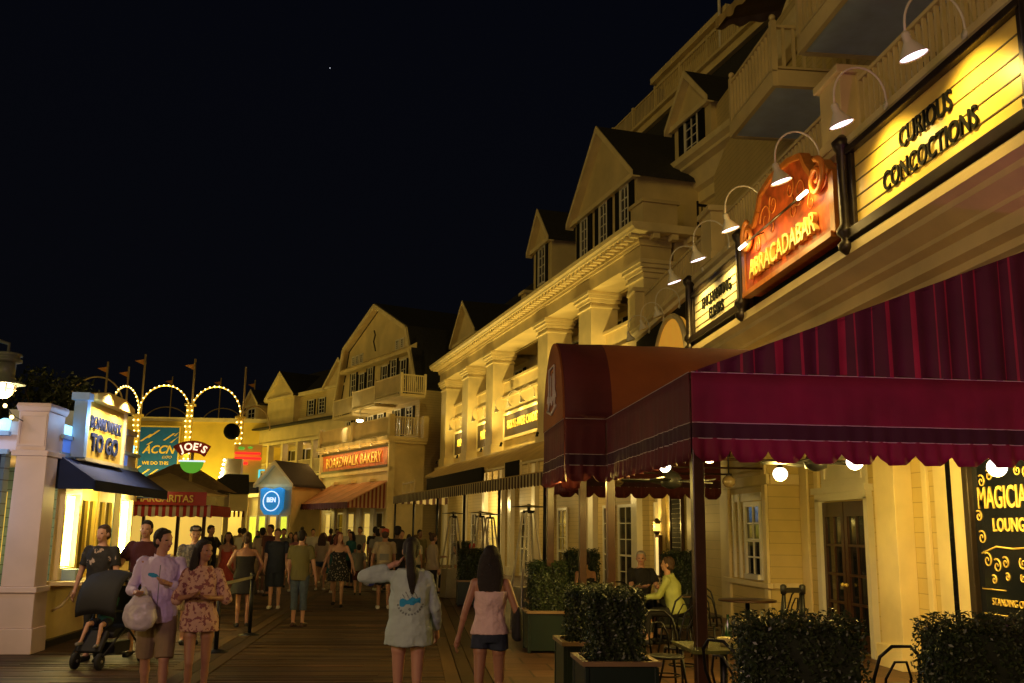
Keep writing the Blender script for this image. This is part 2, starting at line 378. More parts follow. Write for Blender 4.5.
M['deck'] = planks('boardwalk planks', (.10, .054, .02), (.022, .012, .006), (.002, .0015, .001), 3.4, .27)
M['border'] = planks('border boards', (.12, .068, .028), (.05, .03, .014), (.012, .008, .005), 3.6, .28, axis_y=True)
M['pavers'] = planks('patio pavers', (.12, .056, .03), (.08, .038, .02), (.03, .018, .012), .62, .62, rough=.5)
def sheet(name, x0, x1, y0, y1, z, mat):
    b = MB(); b.add([(x0, y0, z), (x1, y0, z), (x1, y1, z), (x0, y1, z)], [(0, 1, 2, 3)]); return struct(b.build(name, mat))
sheet('ground', -300, 300, -60, 900, -.02, paint('dark ground', (.03, .028, .022), .9, .3, .4))
sheet('boardwalk_bed', -40, 1.02, -12, 110, -.012, paint('dark joists', (.012, .008, .005), .9, .3))
def wood_boards(name):
    m, nt, b = _nt(name); tc = nt.nodes.new('ShaderNodeTexCoord'); g = nt.nodes.new('ShaderNodeNewGeometry')
    mp = nt.nodes.new('ShaderNodeMapping'); nt.links.new(tc.outputs['Object'], mp.inputs['Vector']); mp.inputs['Scale'].default_value = (1, 14, 1)
    n = nt.nodes.new('ShaderNodeTexNoise'); n.inputs['Scale'].default_value = 2.2; n.inputs['Detail'].default_value = 8; nt.links.new(mp.outputs[0], n.inputs['Vector'])
    n2 = nt.nodes.new('ShaderNodeTexNoise'); n2.inputs['Scale'].default_value = .35; n2.inputs['Detail'].default_value = 6; nt.links.new(tc.outputs['Object'], n2.inputs['Vector'])
    r = nt.nodes.new('ShaderNodeValToRGB'); r.color_ramp.elements[0].color = (.028, .015, .007, 1); r.color_ramp.elements[1].color = (.15, .083, .032, 1)
    e = r.color_ramp.elements.new(.55); e.color = (.07, .038, .015, 1)
    a = nt.nodes.new('ShaderNodeMath'); a.operation = 'MULTIPLY_ADD'; a.inputs[1].default_value = .75; nt.links.new(g.outputs['Random Per Island'], a.inputs[0])
    s = nt.nodes.new('ShaderNodeMath'); s.operation = 'MULTIPLY_ADD'; s.inputs[1].default_value = 1.3; s.inputs[2].default_value = -.55; nt.links.new(n.outputs['Fac'], s.inputs[0]); nt.links.new(s.outputs[0], a.inputs[2]); nt.links.new(a.outputs[0], r.inputs['Fac'])
    mr = nt.nodes.new('ShaderNodeMapRange'); mr.inputs['From Min'].default_value = .35; mr.inputs['From Max'].default_value = .65; mr.inputs['To Min'].default_value = .65; mr.inputs['To Max'].default_value = 1.3; nt.links.new(n2.outputs['Fac'], mr.inputs['Value'])
    ml = nt.nodes.new('ShaderNodeVectorMath'); ml.operation = 'SCALE'; nt.links.new(r.outputs['Color'], ml.inputs[0]); nt.links.new(mr.outputs[0], ml.inputs['Scale']); nt.links.new(ml.outputs[0], b.inputs['Base Color'])
    rr = nt.nodes.new('ShaderNodeMapRange'); rr.inputs['To Min'].default_value = .42; rr.inputs['To Max'].default_value = .8; nt.links.new(n.outputs['Fac'], rr.inputs['Value']); nt.links.new(rr.outputs[0], b.inputs['Roughness'])
    b.inputs['Specular IOR Level'].default_value = .3
    bp = nt.nodes.new('ShaderNodeBump'); bp.inputs['Strength'].default_value = .6; bp.inputs['Distance'].default_value = .008; nt.links.new(n.outputs['Fac'], bp.inputs['Height']); nt.links.new(bp.outputs['Normal'], b.inputs['Normal'])
    return m
M['boards'] = wood_boards('weathered boards')
def boards(name, x0, x1, y0, y1, pitch, along_x=True, seg=3.2, seed=1, zt_=0.):
    r = random.Random(seed); b = MB(); q = y0 if along_x else x0; k = 0; qe = y1 if along_x else x1
    while q < qe - .02:
        w_ = min(pitch, qe - q) - .014; p = (x0 if along_x else y0) - (r.uniform(0, seg) if k % 3 else 0); pe = x1 if along_x else y1; k += 1
        while p < pe:
            a, c = max(p, x0 if along_x else y0), min(p + seg, pe); p += seg
            if c - a < .1: continue
            z0, t1, t2 = zt_ + r.uniform(-.003, .003), r.gauss(0, .0022), r.gauss(0, .0015)
            if along_x: vs = [(a, q, z0 - t1 - t2), (c - .004, q, z0 - t1 + t2), (c - .004, q + w_, z0 + t1 + t2), (a, q + w_, z0 + t1 - t2)]
            else: vs = [(q, a, z0 - t1 - t2), (q + w_, a, z0 + t1 - t2), (q + w_, c - .004, z0 + t1 + t2), (q, c - .004, z0 - t1 + t2)]
            lo = [(x, y, -.03) for x, y, z in vs]; b.add(vs + lo, [(0, 1, 2, 3), (0, 4, 5, 1), (1, 5, 6, 2), (2, 6, 7, 3), (3, 7, 4, 0)])
        q += pitch
    return struct(b.build(name, M['boards']))
boards('boardwalk', -9.0, .45, 1, 52, .17, True, 3.2, 1)
boards('boardwalk', -16.0, .45, 52, 100, .34, True, 5, 2)
boards('boardwalk', -16.0, -9.0, 1, 52, .34, True, 5, 3)
sheet('patio_paving', 1.02, 9, -12, 64, .004, M['pavers'])
boards('border_boards', .45, 1.02, 1, 60, .19, False, 4, 4, .004)
boards('border_boards', -2.95, -2.38, 1, 60, .19, False, 4, 5, .012)

# ------------------------------------------------------------------ near restaurant building (right)
A = Fr(6.2, 0, 0)
ra = A.thing('restaurant_building', 'cream two storey restaurant building with terrace and balconies behind the burgundy awning', 'building')
b = MB(); b.box(-6, 16.8, -12, -.6, 0, 5.0); b.box(16.8, 19.1, -12, 0, 0, 5.0); b.box(19.1, 27.4, -12, -.6, 0, 5.0)
b.build('ground_wall', M['yellowsiding'], ra)
b = MB()
for u0, u1, pr in ((12.9, 13.5, .26), (12.44, 12.56, .05), (11.55, 12.25, .05), (15.95, 16.12, .05), (16.45, 16.78, .04), (19.13, 19.3, .03), (20.7, 21.1, .12), (23.4, 23.8, .1), (26.2, 26.6, .12), (8.7, 9.3, .2), (3, 3.7, .25)):
    b = MB(); b.box(u0, u1, -.6, -.6 + pr, 0, 4.3)
    if pr > .2:
        b.box(u0 - .06, u1 + .06, -.6, -.6 + pr + .06, 0, .3); b.box(u0 - .05, u1 + .05, -.6, -.6 + pr + .05, 2.95, 3.1)
    b.build('pilaster', M['creamtrim'], ra, bevel=.008)
for u0, u1 in ((16.83, 17.0), (18.9, 19.08)): MB().box(u0, u1, 0, .05, 0, 4.3).build('corner_board', M['creamtrim'], ra)
b = MB()
b.box(16.7, 19.2, 0, .09, .84, .93); b.box(16.7, 19.2, 0, .06, 2.62, 2.8); b.box(16.76, 19.14, 0, .04, 0, .2)
b.box(16.73, 16.795, -.55, -.02, 2.62, 2.8); b.box(16.75, 16.795, -.55, -.02, .84, .93)
b.build('trim', M['creamtrim'], ra, bevel=.008)
# stacked cornice under the signs
prof = [(-.6, 4.3), (-.52, 4.32), (-.52, 4.92), (-.44, 4.96), (-.44, 5.06), (-.32, 5.12), (-.32, 5.3), (-.2, 5.36), (-.2, 5.42), (.0, 5.56), (.0, 5.64), (.12, 5.7), (.12, 5.84), (-.05, 5.92), (-.6, 5.92)]
b = MB(); b.prism(prof, 3, 27.4, lambda p, q, t: (t, p, q)); b.build('cornice', M['cream'], ra)
b = MB().box(3, 27.4, -.9, -.12, 5.92, 7.2); b.build('sign_wall', M['blackmat'], ra)
b = MB(); b.prism([(-.12, 7.2), (-.02, 7.22), (.02, 7.3), (.1, 7.34), (.1, 7.44), (-3, 7.44), (-3, 7.2)], 3, 27.4, lambda p, q, t: (t, p, q)); b.build('terrace_edge', M['creamtrim'], ra)
b = MB()
piers = [4.5, 7.6, 13.3, 19.7, 26.9]
for i in range(len(piers) - 1): railing(b, (piers[i] + .4, -.2, 7.44), (piers[i + 1] - .4, -.2, 7.44), .95, .15, .08, .05)
b.build('terrace_railing', M['cream'], ra)
b = MB()
for u in piers: b = MB(); b.box(u - .36, u + .36, -.55, .1, 7.6, 8.5); b.box(u - .43, u + .43, -.62, .17, 8.5, 8.62); b.box(u - .4, u + .4, -.58, .13, 7.44, 7.6); b.build('terrace_pier', M['cream'], ra, bevel=.01)
b = MB(); b.box(3, 27.3, -12, -2.55, 7.44, 14.5); b.build('upper_wall', M['siding'], ra)
b = MB(); b.prism([(-2.5, 13.0), (-2.3, 13.1), (-2.1, 13.4), (-2.1, 13.6), (-2.6, 13.7)], 3, 22.5, lambda p, q, t: (t, p, q)); b.box(3, 27, -2.55, -2.45, 10.2, 10.5); b.build('upper_cornice', M['creamtrim'], ra)
for u in (9.5, 11.8, 15.8, 20.2, 23.5): window(ra, u, -2.53, 8.0, 1.1, 1.9, 2, 4, .4)
for k, (u0, u1) in enumerate(((13.6, 16.35), (17.75, 20.35))):
    s = MB().box(u0, u1, -2.55, -.82, 10.66, 10.74)
    s = s.build('balcony', M['bluegrey'], ra)
    f = MB(); f.box(u0 - .06, u1 + .06, -.84, -.74, 10.63, 10.97); f.box(u0 - .08, u0 + .04, -2.55, -.84, 10.63, 10.97); f.box(u1 - .04, u1 + .08, -2.55, -.84, 10.63, 10.97); f.box(u0 + .04, u1 - .04, -2.55, -.84, 10.75, 10.9); f.build('fascia', M['cream'], s)
    f = MB(); railing(f, (u0, -.8, 10.95), (u1, -.8, 10.95), 1.0, .2, .12, .06); railing(f, (u0, -.8, 10.95), (u0, -2.5, 10.95), 1.0, .2, .12, .06, False); railing(f, (u1, -.8, 10.95), (u1, -2.5, 10.95), 1.0, .2, .12, .06, False)
    for u in (u0, u1): f.ball((u, -.8, 12.15), .07)
    f.build('railing', M['cream'], s)
# door
d = MB(); d.box(15.83, 16.0, -.6, -.5, 0, 2.33); d.box(13.98 + .1, 14.2, -.6, -.5, 0, 2.33); d.box(14.1, 16.0, -.6, -.5, 2.3, 2.42); d.box(14.05, 16.05, -.6, -.46, 2.42, 2.52); d.box(14.2, 15.83, -.6, -.56, 2.52, 3.6)
for u0, u1 in ((14.32, 15.7),): d.box(u0, u1, -.56, -.535, 2.62, 2.66); d.box(u0, u1, -.56, -.535, 3.1, 3.14); d.box(u0, u0 + .04, -.56, -.536, 2.66, 3.1); d.box(u1 - .04, u1, -.56, -.536, 2.66, 3.1)
dd = d.build('door_frame', M['whitegloss'], ra)
for i, (u0, u1) in enumerate(((14.22, 15.0), (15.03, 15.81))):
    l = MB(); l.box(u0, u0 + .1, -.6, -.55, .05, 2.28); l.box(u1 - .1, u1, -.6, -.55, .05, 2.28); l.box(u0 + .1, u1 - .1, -.6, -.55, .05, .3); l.box(u0 + .1, u1 - .1, -.6, -.55, 2.05, 2.28)
    l.box((u0 + u1) / 2 - .015, (u0 + u1) / 2 + .015, -.595, -.56, .3, 2.05)
    for z in (.72, 1.15, 1.6): l.box(u0 + .1, u1 - .1, -.596, -.558, z - .02, z + .02)
    ld = l.build('door', M['wood'], ra)
    MB().box(u0 + .1, u1 - .1, -.599, -.588, .3, 2.05).build('pane', M['glass'], ld)
    MB().ball((u0 + .05 if i else u1 - .05, -.52, 1.0), .03).build('door_handle', M['gold'], ld)
window(ra, 17.55, .0, 1.05, .72, 1.2, 2, 4, 0, fr=M['whitegloss'])
b = MB()
for u in (18.28, 18.62): b.box(u - .03, u + .03, 0, .05, .95, 2.5)
b.box(17.1, 18.7, 0, .035, 2.36, 2.5); b.build('casing', M['whitegloss'], ra)
MB().box(11.82, 11.93, -.56, -.545, .2, 4.2).build('window', M['glass'], ra)
fd = MB()
fd.box(27.0, 27.15, -.6, -.5, 0, 2.6); fd.build('trim_post', M['white'], ra)

# bulletin board with chalk writing
def menu_board(frame, u, v, w_, h_, z, label):
    t = frame.thing('menu_board', label, 'board', u, v, z)
    MB().box(-w_ / 2, w_ / 2, 0, .05, 0, h_).build('board', M['blackmat'], t)
    b = MB(); b.box(-w_ / 2 - .07, -w_ / 2, 0, .08, -.07, h_ + .07); b.box(w_ / 2, w_ / 2 + .07, 0, .08, -.07, h_ + .07); b.box(-w_ / 2, w_ / 2, 0, .08, -.07, 0); b.box(-w_ / 2, w_ / 2, 0, .08, h_, h_ + .07)
    b.build('board_frame', M['wood'], t)
    b = MB(); r = random.Random(3)
    for k in range(14):
        z_ = h_ - .12 - k * (h_ - .2) / 14; x = -w_ / 2 + .1
        while x < w_ / 2 - .15:
            l = r.uniform(.04, .12); b.box(x, min(x + l, w_ / 2 - .06), .051, .056, z_, z_ + .02); x += l + r.uniform(.02, .06)
    b.build('chalk_line', paint('chalk', (.35, .33, .28), .9, 0), t)
menu_board(A, 24.9, -.58, 1.0, 1.9, .95, 'tall black chalk menu board in a brown frame behind the seated couple')

# etched lounge window board
t = A.thing('lounge_sign', 'black glass lounge sign with gold ornamental lettering on the wall at the right edge', 'sign', 10.62, -.6, .75)
MB().box(-.72, .72, 0, .05, 0, 2.35).build('glass_panel', paint('black sign glass', (.008, .01, .016), .12, .1, spec=.8), t)
b = MB(); b.box(-.84, -.72, 0, .12, -.15, 2.5); b.box(.72, .84, 0, .12, -.15, 2.5); b.box(-.72, .72, 0, .12, 2.35, 2.5); b.box(-.72, .72, 0, .12, -.15, 0); b.build('sign_frame', M['bronze'], t, bevel=.01)
G = M['gold']
text('lettering', 'VANISHING STATION', .12, G, t, (0, .052, 2.03), xs=.8, off=.0)
text('lettering', 'MAGICIANS', .36, G, t, (0, .052, 1.45), xs=.66, off=.004)
text('lettering', 'LOUNGE', .21, G, t, (0, .052, 1.14), xs=.85, off=.004)
text('lettering', 'STANDING OVATION', .115, G, t, (0, .052, .27), xs=.85, off=.0)
def scroll(b, cx, cz, r0, turns, sgn, y, wd=.02, start=0., n=26):
    pts = []
    for i in range(n):
        k = i / (n - 1); a = start + sgn * turns * 2 * math.pi * k; r = r0 * (1 - .85 * k); pts.append((cx + r * math.cos(a), y, cz + r * math.sin(a)))
    b.tube(pts, [wd * (1 - .5 * i / n) for i in range(n)], 6)
b = MB()
for sg in (-1, 1):
    for (cx, cz, r0) in ((.25, .72, .1), (.5, .68, .12), (.78, .74, .13), (.3, 1.75, .09), (.55, 1.72, .1), (.8, 1.66, .11), (.95, 1.25, .1), (.9, 1.0, .12), (.22, .56, .07), (.62, .52, .08)):
        scroll(b, sg * cx * .66, cz, r0 * .7, 1.4, sg, .055, .011, 1.0)
    b.tube([(sg * .66, .055, .13), (sg * .2, .055, .13)], .008, 5); b.tube([(sg * .66, .055, .41), (sg * .2, .055, .41)], .008, 5); b.tube([(sg * .66, .055, 1.92), (0, .055, 1.92)], .008, 5); b.tube([(sg * .66, .055, 2.15), (0, .055, 2.15)], .008, 5)
    b.tube([(0, .055, .88), (sg * .32, .055, .9), (sg * .62, .055, .82)], .011, 5)
b.build('gold_scrollwork', G, t)
lamp(t, (0, .75, 1.9), 2, (1, .7, .25), .12)

# ---- marquee signs
def marquee(name, label, u0, u1, z0, z1, lines, size, xs, bmat='signcream'):
    uc = (u0 + u1) / 2; t = A.thing(name, label, 'sign', uc, 0, z0); W = (u1 - u0) / 2; H_ = z1 - z0
    MB().box(-W, W, -.1, .04, 0, H_).build('board', M[bmat], t)
    b = MB(); f = .1
    b.box(-W - f, W + f, -.12, .16, -f - .05, 0); b.box(-W - f, W + f, -.12, .14, H_, H_ + f); b.box(-W - f, -W, -.12, .1, 0, H_); b.box(W, W + f, -.12, .1, 0, H_)
    b.build('sign_frame', M['bronze'], t, bevel=.01)
    b = MB()
    for k in range(1, 5): b.box(-W, W, .04, .052, H_ * k / 5 - .008, H_ * k / 5 + .008)
    b.build('letter_rail', M['signline'], t)
    for (s, zz) in lines: text('lettering', s, size, M['blackmat'], t, (0, .068, zz), ext=.012, xs=xs, off=.002)
    return t
marquee('marquee_sign', 'large yellow lit letter board reading CURIOUS CONCOCTIONS', 8.8, 12.72, 6.05, 7.17, [('CURIOUS', .74), ('CONCOCTIONS', .33)], .375, .80)
marquee('marquee_sign', 'small cream letter board reading ENCHANTING ELIXIRS', 17.62, 20.85, 6.08, 6.95, [('ENCHANTING', .57), ('ELIXIRS', .25)], .33, .9, 'signwhite')
t = A.thing('sign_pillar', 'dark bronze colonnette between the yellow letter board and the red sign', 'pillar', 12.93, .12, 5.85, 'bronze colonnettes framing the signs')
b = MB(); b.lathe([(.04, -.15), (.12, -.08), (.13, 0), (.08, .06), (.08, .1), (.14, .16), (.14, .22), (.09, .3), (.09, 1.4), (.13, 1.46), (.15, 1.55), (.1, 1.6), (.04, 1.66)], 16); b.build('shaft', M['bronze'], t)
t2 = dup(t, A.p(17.5, .12, 5.85), None, 'dark bronze colonnette between the red sign and the small cream letter board')
t3 = dup(t, A.p(8.55, .12, 5.85), None, 'dark bronze colonnette at the right edge beyond the yellow letter board')
t4 = dup(t, A.p(21.0, .12, 5.85), None, 'dark bronze colonnette at the far end of the small cream letter board')
for o in (t, t2, t3, t4):
    pass
# red scrolled sign
t = A.thing('bar_sign', 'red and orange scrolled sign with gold letters reading AbracadaBar', 'sign', 15.1, 0, 6.08)
pts = [(-1.95, 0), (1.95, 0), (1.95, .95), (1.7, 1.2), (1.3, 1.15), (1.1, 1.35), (.95, 1.6), (.4, 1.72), (-.4, 1.72), (-.95, 1.6), (-1.1, 1.35), (-1.3, 1.15), (-1.7, 1.2), (-1.95, .95)]
b = MB(); b.prism(pts, -.1, .2, lambda p, q, tt: (p, tt, q)); b.build('board', M['redpaint'], t)
b = MB(); n = len(pts)
for i in range(n):
    p, q = pts[i], pts[(i + 1) % n]; b.bar((p[0], .18, p[1]), (q[0], .18, q[1]), .16, .09)
b.build('sign_frame', paint('orange gilt frame', (.5, .17, .03), .35, .2, 6.), t)
b = MB()
for sg in (-1, 1):
    scroll(b, sg * 1.55, 1.0, .3, 1.6, -sg, .27, .055, 1.57); scroll(b, sg * .75, 1.1, .28, 1.3, sg, .21, .014, 0); scroll(b, sg * .38, 1.25, .2, 1.4, -sg, .21, .014, 1)
    scroll(b, sg * 1.2, .75, .16, 1.2, sg, .21, .012, 2); scroll(b, sg * .5, .85, .14, 1.2, sg, .21, .012, .5)
b.build('scrollwork', paint('orange scroll paint', (.75, .26, .05), .35, .15), t)
text('lettering', 'ABRACADABAR', .46, M['gold'], t, (0, .25, .34), ext=.04, xs=.9, off=.006)
b = MB(); b.tube([(-1.55, .42, .78), (1.55, .42, .78)], .02, 6); b.tube([(-.9, .2, .9), (-.9, .42, .8)], .012, 5); b.tube([(.9, .2, .9), (.9, .42, .8)], .012, 5); b.build('light_bar', M['bronze'], t)
for sg in (-1, 1): MB().tube([(sg * 1.55, .42, .78), (sg * 1.2, .42, .78)], .028, 8).build('light_tube', M['whiteneon'], t)
lamp(t, (0, .75, .55), 30, (1, .66, .18), .2); lamp(t, (-1.2, .75, .5), 9, (1, .66, .18), .2); lamp(t, (1.2, .75, .5), 9, (1, .66, .18), .2)
# arched amber sign over the far door
t = A.thing('arched_sign', 'amber lit half round sign panel with pale rim behind the burgundy canopy', 'sign', 23.0, .0, 5.72)
pl = [(math.cos(R(a)) * 1.5, math.sin(R(a)) * 1.25) for a in range(0, 181, 12)]
MB().prism(pl, -.1, .06, lambda p, q, tt: (p, tt, q)).build('panel', paint('amber panel', (.7, .3, .04), .4, .2, 2., emit=(1, .45, .04), es=.35), t)
MB().tube([(p, .06, q) for p, q in pl], .07, 8).build('rim', M['creamtrim'], t)

# goosenecks
def gooseneck(fr, u, z, label, group, par_e=26, lit=True, sc_=1., col=(1, .68, .15), vo=.1, aim=(0, -.75, -.8), mat=None):
    t = fr.thing('gooseneck_lamp', label, 'lamp', u, vo, z, group)
    b = MB(); c = []
    for i in range(15):
        a = R(180 - i * 180 / 14); c.append((0, .36 * sc_ + -.36 * sc_ * math.cos(math.pi - a) * -1, .42 * sc_ * math.sin(a)))
    c = [(0, .36 * sc_ * (1 - math.cos(math.pi * i / 14)), .1 + .42 * sc_ * math.sin(math.pi * i / 14)) for i in range(15)]
    b.tube([(0, -.02, 0)] + c + [(0, .72 * sc_, -.02)], .015 * sc_, 8); b.lathe([(.06 * sc_, 0), (.06 * sc_, .02)], 10, (0, 0, 0), Matrix.Rotation(R(-90), 3, 'X')); b.build('arm', M['white'], t)
    rot = Matrix.Rotation(R(-18), 3, 'X'); o = (0, .72 * sc_, -.04)
    s = MB(); s.lathe([(.035 * sc_, .02), (.05 * sc_, 0), (.05 * sc_, -.09 * sc_), (.07 * sc_, -.12 * sc_), (.168 * sc_, -.28 * sc_), (.172 * sc_, -.29 * sc_), (.158 * sc_, -.275 * sc_), (.07 * sc_, -.12 * sc_), (.0, -.11 * sc_)], 20, o, rot)
    s.build('shade', M['white'], t)
    if lit:
        k = MB(); cc = Vector(o) + rot @ Vector((0, 0, -.275 * sc_)); k.lathe([(.15 * sc_, .004), (.15 * sc_, .008)], 20, cc, rot); k.build('reflector', M['disc'], t)
        lp = Vector(o) + rot @ Vector((0, 0, -.33 * sc_))
        lamp(t, lp, par_e, col, .06 * sc_, 'SPOT', lp + Vector(aim), 125, .9)
    return t
gg = 'white gooseneck lamps over the signs'
for u, lab in ((9.7, 'nearest lit gooseneck lamp, over the right half of the CURIOUS CONCOCTIONS board'), (11.6, 'lit white gooseneck lamp over the left half of the CURIOUS CONCOCTIONS board'), (13.75, 'lit white gooseneck lamp over the right scroll of the red sign'),
               (16.2, 'lit white gooseneck lamp over the left end of the red sign'), (18.2, 'lit white gooseneck lamp over the right half of the ENCHANTING ELIXIRS board'), (20.0, 'lit white gooseneck lamp over the left half of the ENCHANTING ELIXIRS board')):
    gooseneck(A, u, 7.38, lab, gg, 150 if not 13 < u < 17 else 60)
for u, lab in ((21.9, 'small unlit white gooseneck lamp right of the amber arch'), (23.4, 'small unlit white gooseneck lamp over the middle of the amber arch'), (24.9, 'small unlit white gooseneck lamp at the left of the amber arch')):
    gooseneck(A, u, 7.0, lab, 'unlit gooseneck lamps over the amber arch', 0, False, .8)

# wall sconce + lit display
t = A.thing('wall_sconce', 'brass wall lantern glowing yellow on the wall left of the chalk menu board', 'lamp', 26.2, -.35, 1.78)
b = MB(); b.lathe([(.03, -.1), (.09, 0), (.09, .24), (.12, .26), (.07, .33), (.02, .37)], 12); b.build('lantern_body', M['bronze'], t); MB().lathe([(.095, .03), (.095, .22)], 12).build('lantern_glass', M['lamplow'], t)
lamp(t, (0, .25, .2), 26, (1, .64, .14), .08)
t = A.thing('lit_display_case', 'narrow yellow lit display case on the wall below the brass lantern', 'display case', 26.2, -.45, .6)
MB().box(-.2, .2, 0, .1, 0, 1.1).build('case', M['wood'], t); MB().box(-.14, .14, .1, .108, .06, 1.04).build('poster', glow('lit poster', (1, .7, .25), .6), t)

# ------------------------------------------------------------------ burgundy awning
t = thing('burgundy_awning', 'large burgundy canopy with scalloped valance, black band and white piping over the patio', 'awning', (2.57, 8.9, 0))
X1 = 4.23; YB = 9.9; sl = .385
zt = lambda x: 3.25 + sl * x
b = MB(); th = .03
b.add([(0, 0, 3.25), (X1, 0, zt(X1)), (X1, YB, zt(X1)), (0, YB, 3.25), (0, 0, 3.22), (X1, 0, zt(X1) - th), (X1, YB, zt(X1) - th), (0, YB, 3.22)], [(0, 1, 2, 3), (7, 6, 5, 4), (0, 3, 7, 4), (1, 5, 6, 2)])
b.build('roof_canvas', M['fabtop'], t)  # unseen top, tinted tan to bounce warm light onto the frieze
def curtain(b, p, q, z0f, z1f, amp, wl, n, jit=0):
    p = Vector((*p, 0)); q = Vector((*q, 0)); d = (q - p); L = d.length; d.normalize(); nn = Vector((d.y, -d.x, 0)); r = random.Random(5); vs = []; fs = []; rows = 6
    for i in range(n + 1):
        s = L * i / n
        for k in range(rows):
            zz = z0f(s) + (z1f(s) - z0f(s)) * k / (rows - 1)
            o = amp * math.sin(2 * math.pi * s / wl + math.sin(s * 1.7)) * (1 - .55 * k / (rows - 1)) + jit * math.sin(s * 23 + k)
            c = p + d * s + nn * o; vs.append((c.x, c.y, zz))
    for i in range(n):
        for k in range(rows - 1): a = i * rows + k; fs.append((a, a + rows, a + rows + 1, a + 1))
    b.add(vs, fs, True); return b
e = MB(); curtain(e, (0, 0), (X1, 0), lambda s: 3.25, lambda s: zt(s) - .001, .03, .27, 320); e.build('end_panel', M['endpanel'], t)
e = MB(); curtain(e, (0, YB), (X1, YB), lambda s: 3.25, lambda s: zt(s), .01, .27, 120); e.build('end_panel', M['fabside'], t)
def valance(par, path, zt_, mat, first='valance', bottom=2.41, sca=.36, band=(2.63, 2.77)):
    """hanging strip along a path: gathers, scalloped hem, black band and piping, 6 mm thick canvas"""
    for (p, q, m) in path:
        L = (Vector(q) - Vector(p)).length; n = int(L / .02); b = MB()
        d = (Vector((*q, 0)) - Vector((*p, 0))).normalized(); nn = Vector((d.y, -d.x, 0)); vs = []; fs = []; zs = [1, .85, .7, .58, .47, .38, .25, .12, 0]
        for i in range(n + 1):
            s = L * i / n; ph = (s / sca) % 1; hem = .13 * (1 - min(1, abs(math.sin(math.pi * ph)) * 1.25) ** .4)
            z0 = bottom + hem; zm = band[0] - .03
            for z in (zt_, zt_ - .12, (zt_ + band[1]) / 2, band[1] + .02, band[1], band[0], band[0] - .03, (zm + z0) / 2, z0):
                k = (zt_ - z) / (zt_ - bottom); o = .034 * k ** 4 * math.sin(4 * math.pi * s / sca + .8 * math.sin(s * 3.1)) + .012 * k * math.sin(s * 9.1) + .006 * math.sin(s * 31)*k
                c = Vector((*p, 0)) + d * s + nn * (o + .012); vs.append((c.x, c.y, z))
        r = 9
        for i in range(n):
            for k in range(r - 1): a = i * r + k; fs.append((a, a + r, a + r + 1, a + 1))
        b.add(vs, fs, True)
        for fi in range(len(b.f)):
            if fi % 8 == 4: b.m[fi] = 1
        o = b.build(first, [m, M['fabdark']], par); so = o.modifiers.new('Solid', 'SOLIDIFY'); so.thickness = .006
        pp = MB()
        for z in (zt_, band[1] + .004, band[0] - .004):
            line = []
            for i in range(0, n + 1, 3):
                s = L * i / n; k = (zt_ - z) / (zt_ - bottom); oo = .034 * k ** 4 * math.sin(4 * math.pi * s / sca + .8 * math.sin(s * 3.1)) + .012 * k * math.sin(s * 9.1) + .006 * math.sin(s * 31)*k
                c = Vector((*p, 0)) + d * s + nn * (oo + .018); line.append((c.x, c.y, z))
            pp.tube(line, .0045, 4)
        pp.build('piping', M['piping'], o)
xb = -.57; yj = 4.04; ye = 6.05
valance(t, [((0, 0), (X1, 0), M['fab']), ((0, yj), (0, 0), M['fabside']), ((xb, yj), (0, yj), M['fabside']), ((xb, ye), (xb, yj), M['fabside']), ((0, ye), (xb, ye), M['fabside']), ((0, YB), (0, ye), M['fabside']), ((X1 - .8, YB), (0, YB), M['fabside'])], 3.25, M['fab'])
# barrel canopy over the entrance
yc = (yj + ye) / 2; ry = (ye - yj) / 2; b = MB(); xs_ = [xb + .0, xb + .55, xb + .56, 1.25, 1.26, 2.4, 3.2]; ns = 20; vs = []; fs = []
for i in range(0, 13):
    x = xb + (3.3 - xb) * i / 12
    for k in range(ns + 1):
        a = math.pi * k / ns; sag = .015 * math.sin(i * math.pi / 2.4) ** 2
        vs.append((x, yc - (ry - sag) * math.cos(a), 3.25 + (1.2 - sag) * math.sin(a)))
for i in range(12):
    for k in range(ns): a = i * (ns + 1) + k; fs.append((a, a + 1, a + ns + 2, a + ns + 1))
b.add(vs, fs, True)
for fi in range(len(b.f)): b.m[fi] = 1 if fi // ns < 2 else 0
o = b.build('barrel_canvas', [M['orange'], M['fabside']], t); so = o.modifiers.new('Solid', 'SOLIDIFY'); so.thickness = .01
b = MB(); b.add([(xb - .004, yc - ry * math.cos(math.pi * k / ns), 3.25 + 1.2 * math.sin(math.pi * k / ns)) for k in range(ns + 1)] + [(xb - .03, yc - ry * math.cos(math.pi * k / ns), 3.25 + 1.2 * math.sin(math.pi * k / ns)) for k in range(ns + 1)],
      [tuple(range(ns + 1)), tuple(range(2 * ns + 1, ns, -1))] + [(k, k + ns + 1, k + ns + 2, k + 1) for k in range(ns)])
ep = b.build('arched_end', M['orange'], t)
b = MB(); hx = xb - .045
b.tube([(hx, yc - .42, 3.5), (hx, yc, 3.42), (hx, yc + .42, 3.5)], .022, 6); b.tube([(hx, yc - .3, 3.5), (hx, yc - .26, 4.1), (hx, yc + .26, 4.1), (hx, yc + .3, 3.5)], .016, 6)
b.tube([(hx, yc - .12, 3.6), (hx, yc - .1, 4.0)], .01, 5); b.tube([(hx, yc + .12, 3.6), (hx, yc + .1, 4.0)], .01, 5)
b.T = Matrix.Translation((hx, yc, 0)) @ Matrix.Rotation(R(90), 4, 'Z'); scroll(b, .3, 3.62, .12, 1.4, 1, 0, .014); scroll(b, -.3, 3.62, .12, 1.4, -1, 0, .014, math.pi); scroll(b, 0, 3.6, .09, 1.3, 1, 0, .012); b.T = None
b.build('hat_emblem', M['piping'], t)
